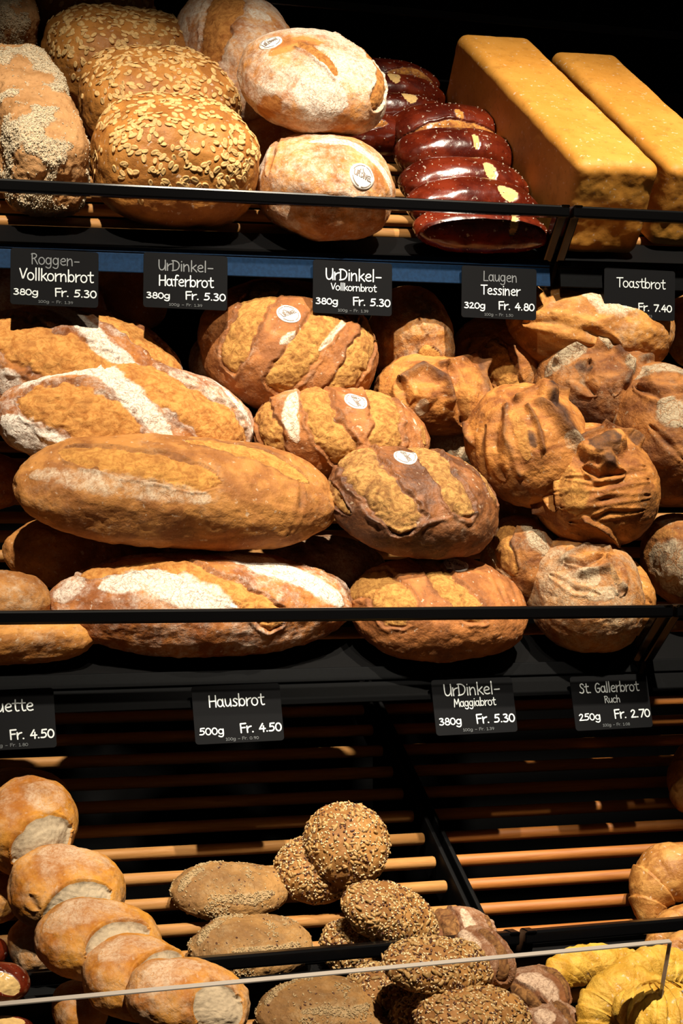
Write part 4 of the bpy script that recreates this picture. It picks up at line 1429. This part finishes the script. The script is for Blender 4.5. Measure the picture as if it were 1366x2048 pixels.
loaf('crusty_loaf', 'grey cracked floury loaf at the right edge, behind the end of the middle rail', 'bread', 'galler_grey', SB, (1280, 1026, 1450, 1216), (.10, .11, .10), flour=.15, nmin=.01, group=gg, ops=[
    ('flour', [(1300, 1110), (1340, 1130), (1362, 1190)], 52, .98), ('flour', [(1340, 1036)], 24, .8), ('gold', [(1300, 1065), (1355, 1070)], 18, .6)])

# ------------------------------------------------------------------ bottom tier and counter tray
wg = 'dusty white rolls with torn sides'
loaf('white_roll', 'white roll at the left edge, highest of the leaning chain of rolls, half in shadow', 'bread roll', 'white_roll', SC, (-45, 1553, 157, 1755), (.10, .10, .075), nmin=.05, flour=.25, group=wg, rot=(10, 0, -25), ops=[('torn', [(28, 1722), (90, 1682), (142, 1655)], 50, 4), ('dark', [(40, 1570), (100, 1590)], 30, .3), ('flour', [(60, 1570), (125, 1610)], 56, .55)])  # the dark op paints the shadow on this roll's top into its colour
loaf('white_roll', 'white roll second from the top of the leaning chain of rolls', 'bread roll', 'white_roll', SC, (14, 1688, 252, 1872), (.11, .10, .075), nmin=.045, flour=.34, group=wg, rot=(6, 0, -15), ops=[
    ('torn', [(90, 1842), (150, 1800), (220, 1785)], 36, 4), ('flour', [(80, 1705), (150, 1702), (225, 1730)], 52, .62), ('groove', [(60, 1790), (75, 1820)], 12, 2)])
loaf('white_roll', 'white roll third from the top of the leaning chain of rolls', 'bread roll', 'white_roll', SD, (69, 1795, 323, 1972), (.115, .10, .075), nmin=.04, flour=.34, group=wg, rot=(6, 0, -15), ops=[
    ('torn', [(175, 1910), (230, 1872), (300, 1860)], 34, 5), ('flour', [(90, 1860), (150, 1820), (250, 1812)], 50, .62)])
loaf('white_roll', 'white roll second from the bottom of the leaning chain, crossed by the clear guard edge', 'bread roll', 'white_roll', SD, (164, 1868, 386, 2045), (.10, .10, .075), nmin=.042, flour=.34, group=wg, rot=(6, 0, -15), ops=[
    ('torn', [(270, 1985), (320, 1935), (372, 1918)], 38, 5), ('flour', [(200, 1920), (250, 1890), (330, 1885)], 40, .6)])
loaf('white_roll', 'white roll lowest of the leaning chain, its pale torn face behind the clear guard', 'bread roll', 'white_roll', SD, (249, 1914, 504, 2085), (.11, .10, .08), nmin=.062, flour=.34, group=wg, rot=(6, 0, -20), ops=[('torn', [(400, 2050), (440, 2018), (480, 1996)], 58, 4), ('flour', [(280, 1990), (330, 1945), (400, 1930)], 44, .66), ('flour', [(262, 2030), (300, 2040)], 30, .8)])
loaf('white_roll', 'dusty white roll behind the chain, above the left end of the bottom rail', 'bread roll', 'white_roll', SC, (14, 1828, 130, 1950), (.07, .08, .06), nmin=0.0, flour=.5, group=wg)
loaf('white_roll', 'dusty white roll beneath the chain, behind the clear guard', 'bread roll', 'white_roll', SD, (104, 1955, 215, 2080), (.06, .08, .06), nmin=0.0, flour=.45, group=wg)
loaf('white_roll', 'shadowed roll at the left edge, behind the second roll of the chain', 'bread roll', 'white_roll', SC, (-90, 1725, 45, 1850), (.08, .08, .06), nmin=.0, flour=.3, group=wg)
loaf('white_roll', 'dark shadowed roll behind the highest roll of the chain', 'bread roll', 'white_roll', SC, (-60, 1535, 145, 1680), (.10, .10, .07), nmin=.02, flour=.4, group=wg)
lg = 'shiny lye rolls at the left edge'
loaf('lye_roll', 'shiny brown lye roll with a pale split, at the left edge above the guard', 'bread roll', 'laugen', SD, (-90, 1924, 60, 2012), (.08, .06, .05), nmin=.03, group=lg, lumps=(1, .2), ops=[('torn', [(-30, 1958), (10, 1965), (38, 1985)], 22, 1)])
loaf('lye_roll', 'sliver of a dark red lye roll at the left edge, above the rail', 'bread roll', 'laugen', SC, (-80, 1872, 17, 1935), (.06, .05, .04), nmin=.0, group=lg, lumps=(1, .2))
loaf('lye_roll', 'light brown roll in the lower left corner, behind the clear guard', 'bread roll', 'laugen', SD, (-80, 2032, 75, 2110), (.08, .06, .05), nmin=.0, group=lg, lumps=(1, .2), ops=[('torn', [(-20, 2042), (50, 2045)], 16, 1)])

wh = 'flat wholegrain rolls'
for label, S, bbox, nm in (('oval wholegrain roll lying on the rods, upper of the two left of the seeded rolls', SC, (339, 1723, 581, 1840), .0),
                           ('oval wholegrain roll half behind the bottom rail, below another of its kind', SC, (375, 1828, 628, 1962), .0),
                           ('oval wholegrain roll in the counter tray, in front of the rail behind the guard', SD, (513, 1950, 768, 2095), .0),
                           ('oval wholegrain roll at the bottom edge of the photo, lowest of its kind', SD, (600, 2018, 800, 2140), .0)):
    x0, y0, x1, y1 = bbox
    B = loaf('wholegrain_roll', label, 'bread roll', 'grain_roll', S, bbox, (.115, .09, .05), e=2.2, taper=.12, nmin=nm, flour=.22, group=wh, force_root=True, lumps=(1.6, .9), ops=[
        ('flour', [(x0+20, y0+60), (x0+40, y0+30), (x0+70, y0+15)], 12, .9), ('flour', [(x0+90, y0+75), (x1-70, y0+75), (x1-30, y0+60)], 13, .9)])
    nz = fbm(B.V-B.c, 26, 8, 3)
    patch = np.maximum(sstep(.1, .5, B.feat[:, 0]-.2), sstep(.12, .3, nz)*sstep(-.5, .2, B.up))
    scatter(B, 'bran_flakes', [('bran', 900, patch+.03, SES[0], SES[1], .0009, .0019, .5, 0, .0013), ('seed_lin', 34, sstep(-.2, .5, B.up), SES[0], SES[1], .0012, .002, .3, -.0003, 0)], rs, label='bran and dark linseeds on the crust')


sdg = 'round rolls coated with seeds'


def seeded(label, S, bbox, dims, nmin, rot=(0, 0, 0), n=700):
    B = loaf('seeded_roll', label, 'bread roll', 'seed_roll', S, bbox, dims, e=2.15, flat=.8, nmin=nmin, rot=rot, group=sdg, force_root=True, lumps=(1.4, .6), seed=bbox[0] % 50)
    nz = fbm(B.V-B.c, 24, 5, 2)
    mask = sstep(-.75, -.1, B.up+.3*nz)*sstep(-.6, -.05, nz+.25)
    scatter(B, 'seed_coating', [('seed_sun', int(n*.30), mask, SUN[0], SUN[1], .0031, .0046, .30, -.0002, .0042), ('seed_sesame', int(n*.9), mask, SES[0], SES[1], .0012, .0019, .4, 0, .0018),
                                ('seed_lin', int(n*.5), mask, SES[0], SES[1], .0015, .0022, .35, 0, .002)], rs, label='sunflower seeds, sesame and linseeds')
    return B


seeded('seeded roll standing highest on the rods, top of the pile beside the dark gap', SC, (606, 1605, 780, 1778), (.085, .09, .075), .02, (20, 0, 0))
seeded('seeded roll leaning behind the highest seeded roll, in shadow', SC, (548, 1672, 700, 1812), (.075, .08, .06), .0, (10, 0, 0))
seeded('seeded roll tilted to the right, just above the bottom rail', SC, (684, 1763, 878, 1905), (.09, .085, .07), .02, (10, 25, 0))
seeded('shadowed seeded roll below the tilted one, left under the rail', SC, (640, 1838, 760, 1955), (.06, .07, .055), .0)
seeded('dark seeded roll under the two foremost, behind the clear guard', SD, (690, 1925, 830, 2035), (.07, .07, .055), .0)
seeded('seeded roll in front of the rail, crossed by the guard edge', SD, (766, 1872, 988, 1992), (.10, .085, .06), .055, (6, 8, 0))
seeded('golden seeded roll at the bottom edge, largest and nearest of the seeded rolls', SD, (828, 1966, 1060, 2110), (.105, .09, .07), .03, (6, 5, 0))
seeded('seeded roll half hidden at the bottom edge, left of the nearest seeded roll', SD, (775, 1990, 905, 2110), (.07, .07, .06), .0)

dg = 'dark rye rolls with scored tops'
loaf('rye_roll', 'dark rye roll with deep cuts just behind the bottom rail', 'bread roll', 'rye_roll', SC, (852, 1815, 1000, 1935), (.075, .08, .055), flour=.3, nmin=.008, group=dg, ops=[('slash', [(880, 1822), (900, 1850), (905, 1885)], 20, 5, 0), ('slash', [(972, 1828), (985, 1860)], 12, 4), ('flour', [(925, 1820), (942, 1855), (950, 1890)], 15, 1.1)])
loaf('rye_roll', 'dark rye roll in front of the rail, right of the seeded rolls', 'bread roll', 'rye_roll', SD, (900, 1850, 1031, 1990), (.07, .08, .06), flour=.25, nmin=.04, group=dg, ops=[('slash', [(968, 1858), (1000, 1890), (1008, 1950)], 15, 5, 0), ('flour', [(920, 1862), (940, 1885), (960, 1930)], 20, 1.05), ('groove', [(1018, 1880), (1026, 1930)], 6, 2)])
loaf('rye_roll', 'floured dark rye roll behind the guard, left of the yellow crescents', 'bread roll', 'rye_roll', SD, (996, 1931, 1143, 2040), (.08, .08, .055), flour=.3, nmin=.01, group=dg, ops=[('flour', [(1035, 1955), (1085, 1965), (1115, 2005)], 26, 1.0), ('slash', [(1003, 1965), (1045, 1980), (1080, 2020)], 15, 4, 0), ('slash', [(1085, 1935), (1125, 1960), (1138, 1995)], 11, 3, 0)])
loaf('rye_roll', 'dark rye roll at the bottom edge, beside the nearest yellow crescent', 'bread roll', 'rye_roll', SD, (1035, 2002, 1178, 2115), (.08, .08, .055), flour=.3, nmin=.005, group=dg, ops=[('flour', [(1070, 2025), (1110, 2040)], 24, .95), ('slash', [(1115, 2008), (1140, 2035), (1150, 2060)], 13, 4, 0)])


def croissant(label, mat, S, bbox, dims, nmin, rot, turn=170, steps=5, fat=.36, grp=None, seed=0, amp=.13, name='croissant', flaky=0.0):
    b = base_croissant(turn, steps, fat, seed, amp=amp)
    B = shape(b, S, bbox, dims, nmin=nmin, rot=rot, lumps=(1.6+flaky, .5+flaky), seed=seed, keep=False)
    build(B, name, mat, label, 'pastry', grp)
    return B


cg = 'brown croissants at the right edge'
croissant('brown croissant on the orange rods at the right edge, above the rail', 'croissant', SC, (1257, 1684, 1455, 1852), (.13, .08, .05), .0, (25, -25, 0), 165, 3, .64, cg, 3)
croissant('brown croissant at the right edge, seen under the bottom rail', 'croissant', SC, (1288, 1808, 1480, 1915), (.10, .06, .05), .0, (10, 0, 0), 150, 4, .40, cg, 5)
croissant('brown croissant at the right edge behind the top edge of the guard', 'croissant', SD, (1318, 1850, 1500, 1935), (.10, .06, .05), .02, (10, 0, 0), 150, 4, .40, cg, 7)
croissant('dark croissant in shadow, higher up at the right edge of the bottom tier', 'croissant', SC, (1334, 1475, 1520, 1625), (.10, .08, .05), .0, (10, 0, 0), 170, 4, .40, cg, 9)
yg = 'yellow crescents in the counter tray'
croissant('yellow crescent at the back of its pile, its tip hooked over the guard edge', 'yellow', SD, (1084, 1884, 1330, 1985), (.13, .08, .05), .0, (30, 10, 0), 150, 7, .58, yg, 11, .10, 'crescent_pastry', .7)
croissant('yellow crescent at the right edge, behind the corner of the clear guard', 'yellow', SD, (1215, 1893, 1440, 1990), (.13, .08, .05), .02, (25, 8, 0), 140, 7, .58, yg, 13, .10, 'crescent_pastry', .7)
croissant('yellow crescent in the middle of its pile, nearest the dark rye rolls', 'yellow', SD, (1152, 1930, 1360, 2070), (.12, .09, .06), .03, (30, -12, 0), 160, 5, .72, yg, 17, .12, 'crescent_pastry', .7)
croissant('yellow crescent with stacked folds at the bottom edge of the photo', 'yellow', SD, (1222, 1958, 1425, 2110), (.12, .09, .06), .04, (20, -8, 180), 130, 7, .75, yg, 19, .14, 'crescent_pastry', .7)

# ------------------------------------------------------------------ clear guards in front of the counter tray
def guard(label, p_tl, p_tr, Y, h, lean):
    a, b = on_Y(p_tl[0], p_tl[1], Y), on_Y(p_tr[0], p_tr[1], Y)
    dn = np.array([0, math.sin(lean), -math.cos(lean)])
    ex = (b-a)/np.linalg.norm(b-a)
    nz = np.cross(ex, dn)
    nz /= np.linalg.norm(nz)
    T, E = 0.0052, 0.0006
    root_ = empty('acrylic_guard', (a+b)/2+dn*h, label, 'guard', 'clear guards along the counter')
    mb = MB()
    mb.prism(a+dn*E+ex*0.0, b+dn*E-ex*E, box_section(dn, nz, 0, h, -T/2, T/2))
    mb.build('pane', M['acrylic'], root_)
    mb = MB()
    mb.prism(a, b, box_section(dn, nz, -0.0004, E, -T/2, T/2))
    mb.prism(b-ex*E+dn*E, b-ex*E+dn*h, box_section(ex, nz, 0, E, -T/2, T/2))
    e = mb.build('cut_edge', M['acrylic_edge'], root_)
    e['label'] = 'pale cut edge of the acrylic'
    return root_


e0, e1 = on_Y(0, 2008, 1.44), on_Y(1341, 1882, 1.44)
guard('long clear acrylic guard with a pale upper edge, across the bottom of the photo', (-160, 2023), (1341, 1882), 1.44, .22, math.radians(18))
guard('second clear guard, only its corner in view at the lower right', (1366, 1985), (1900, 1935), 1.41, .2, math.radians(18))
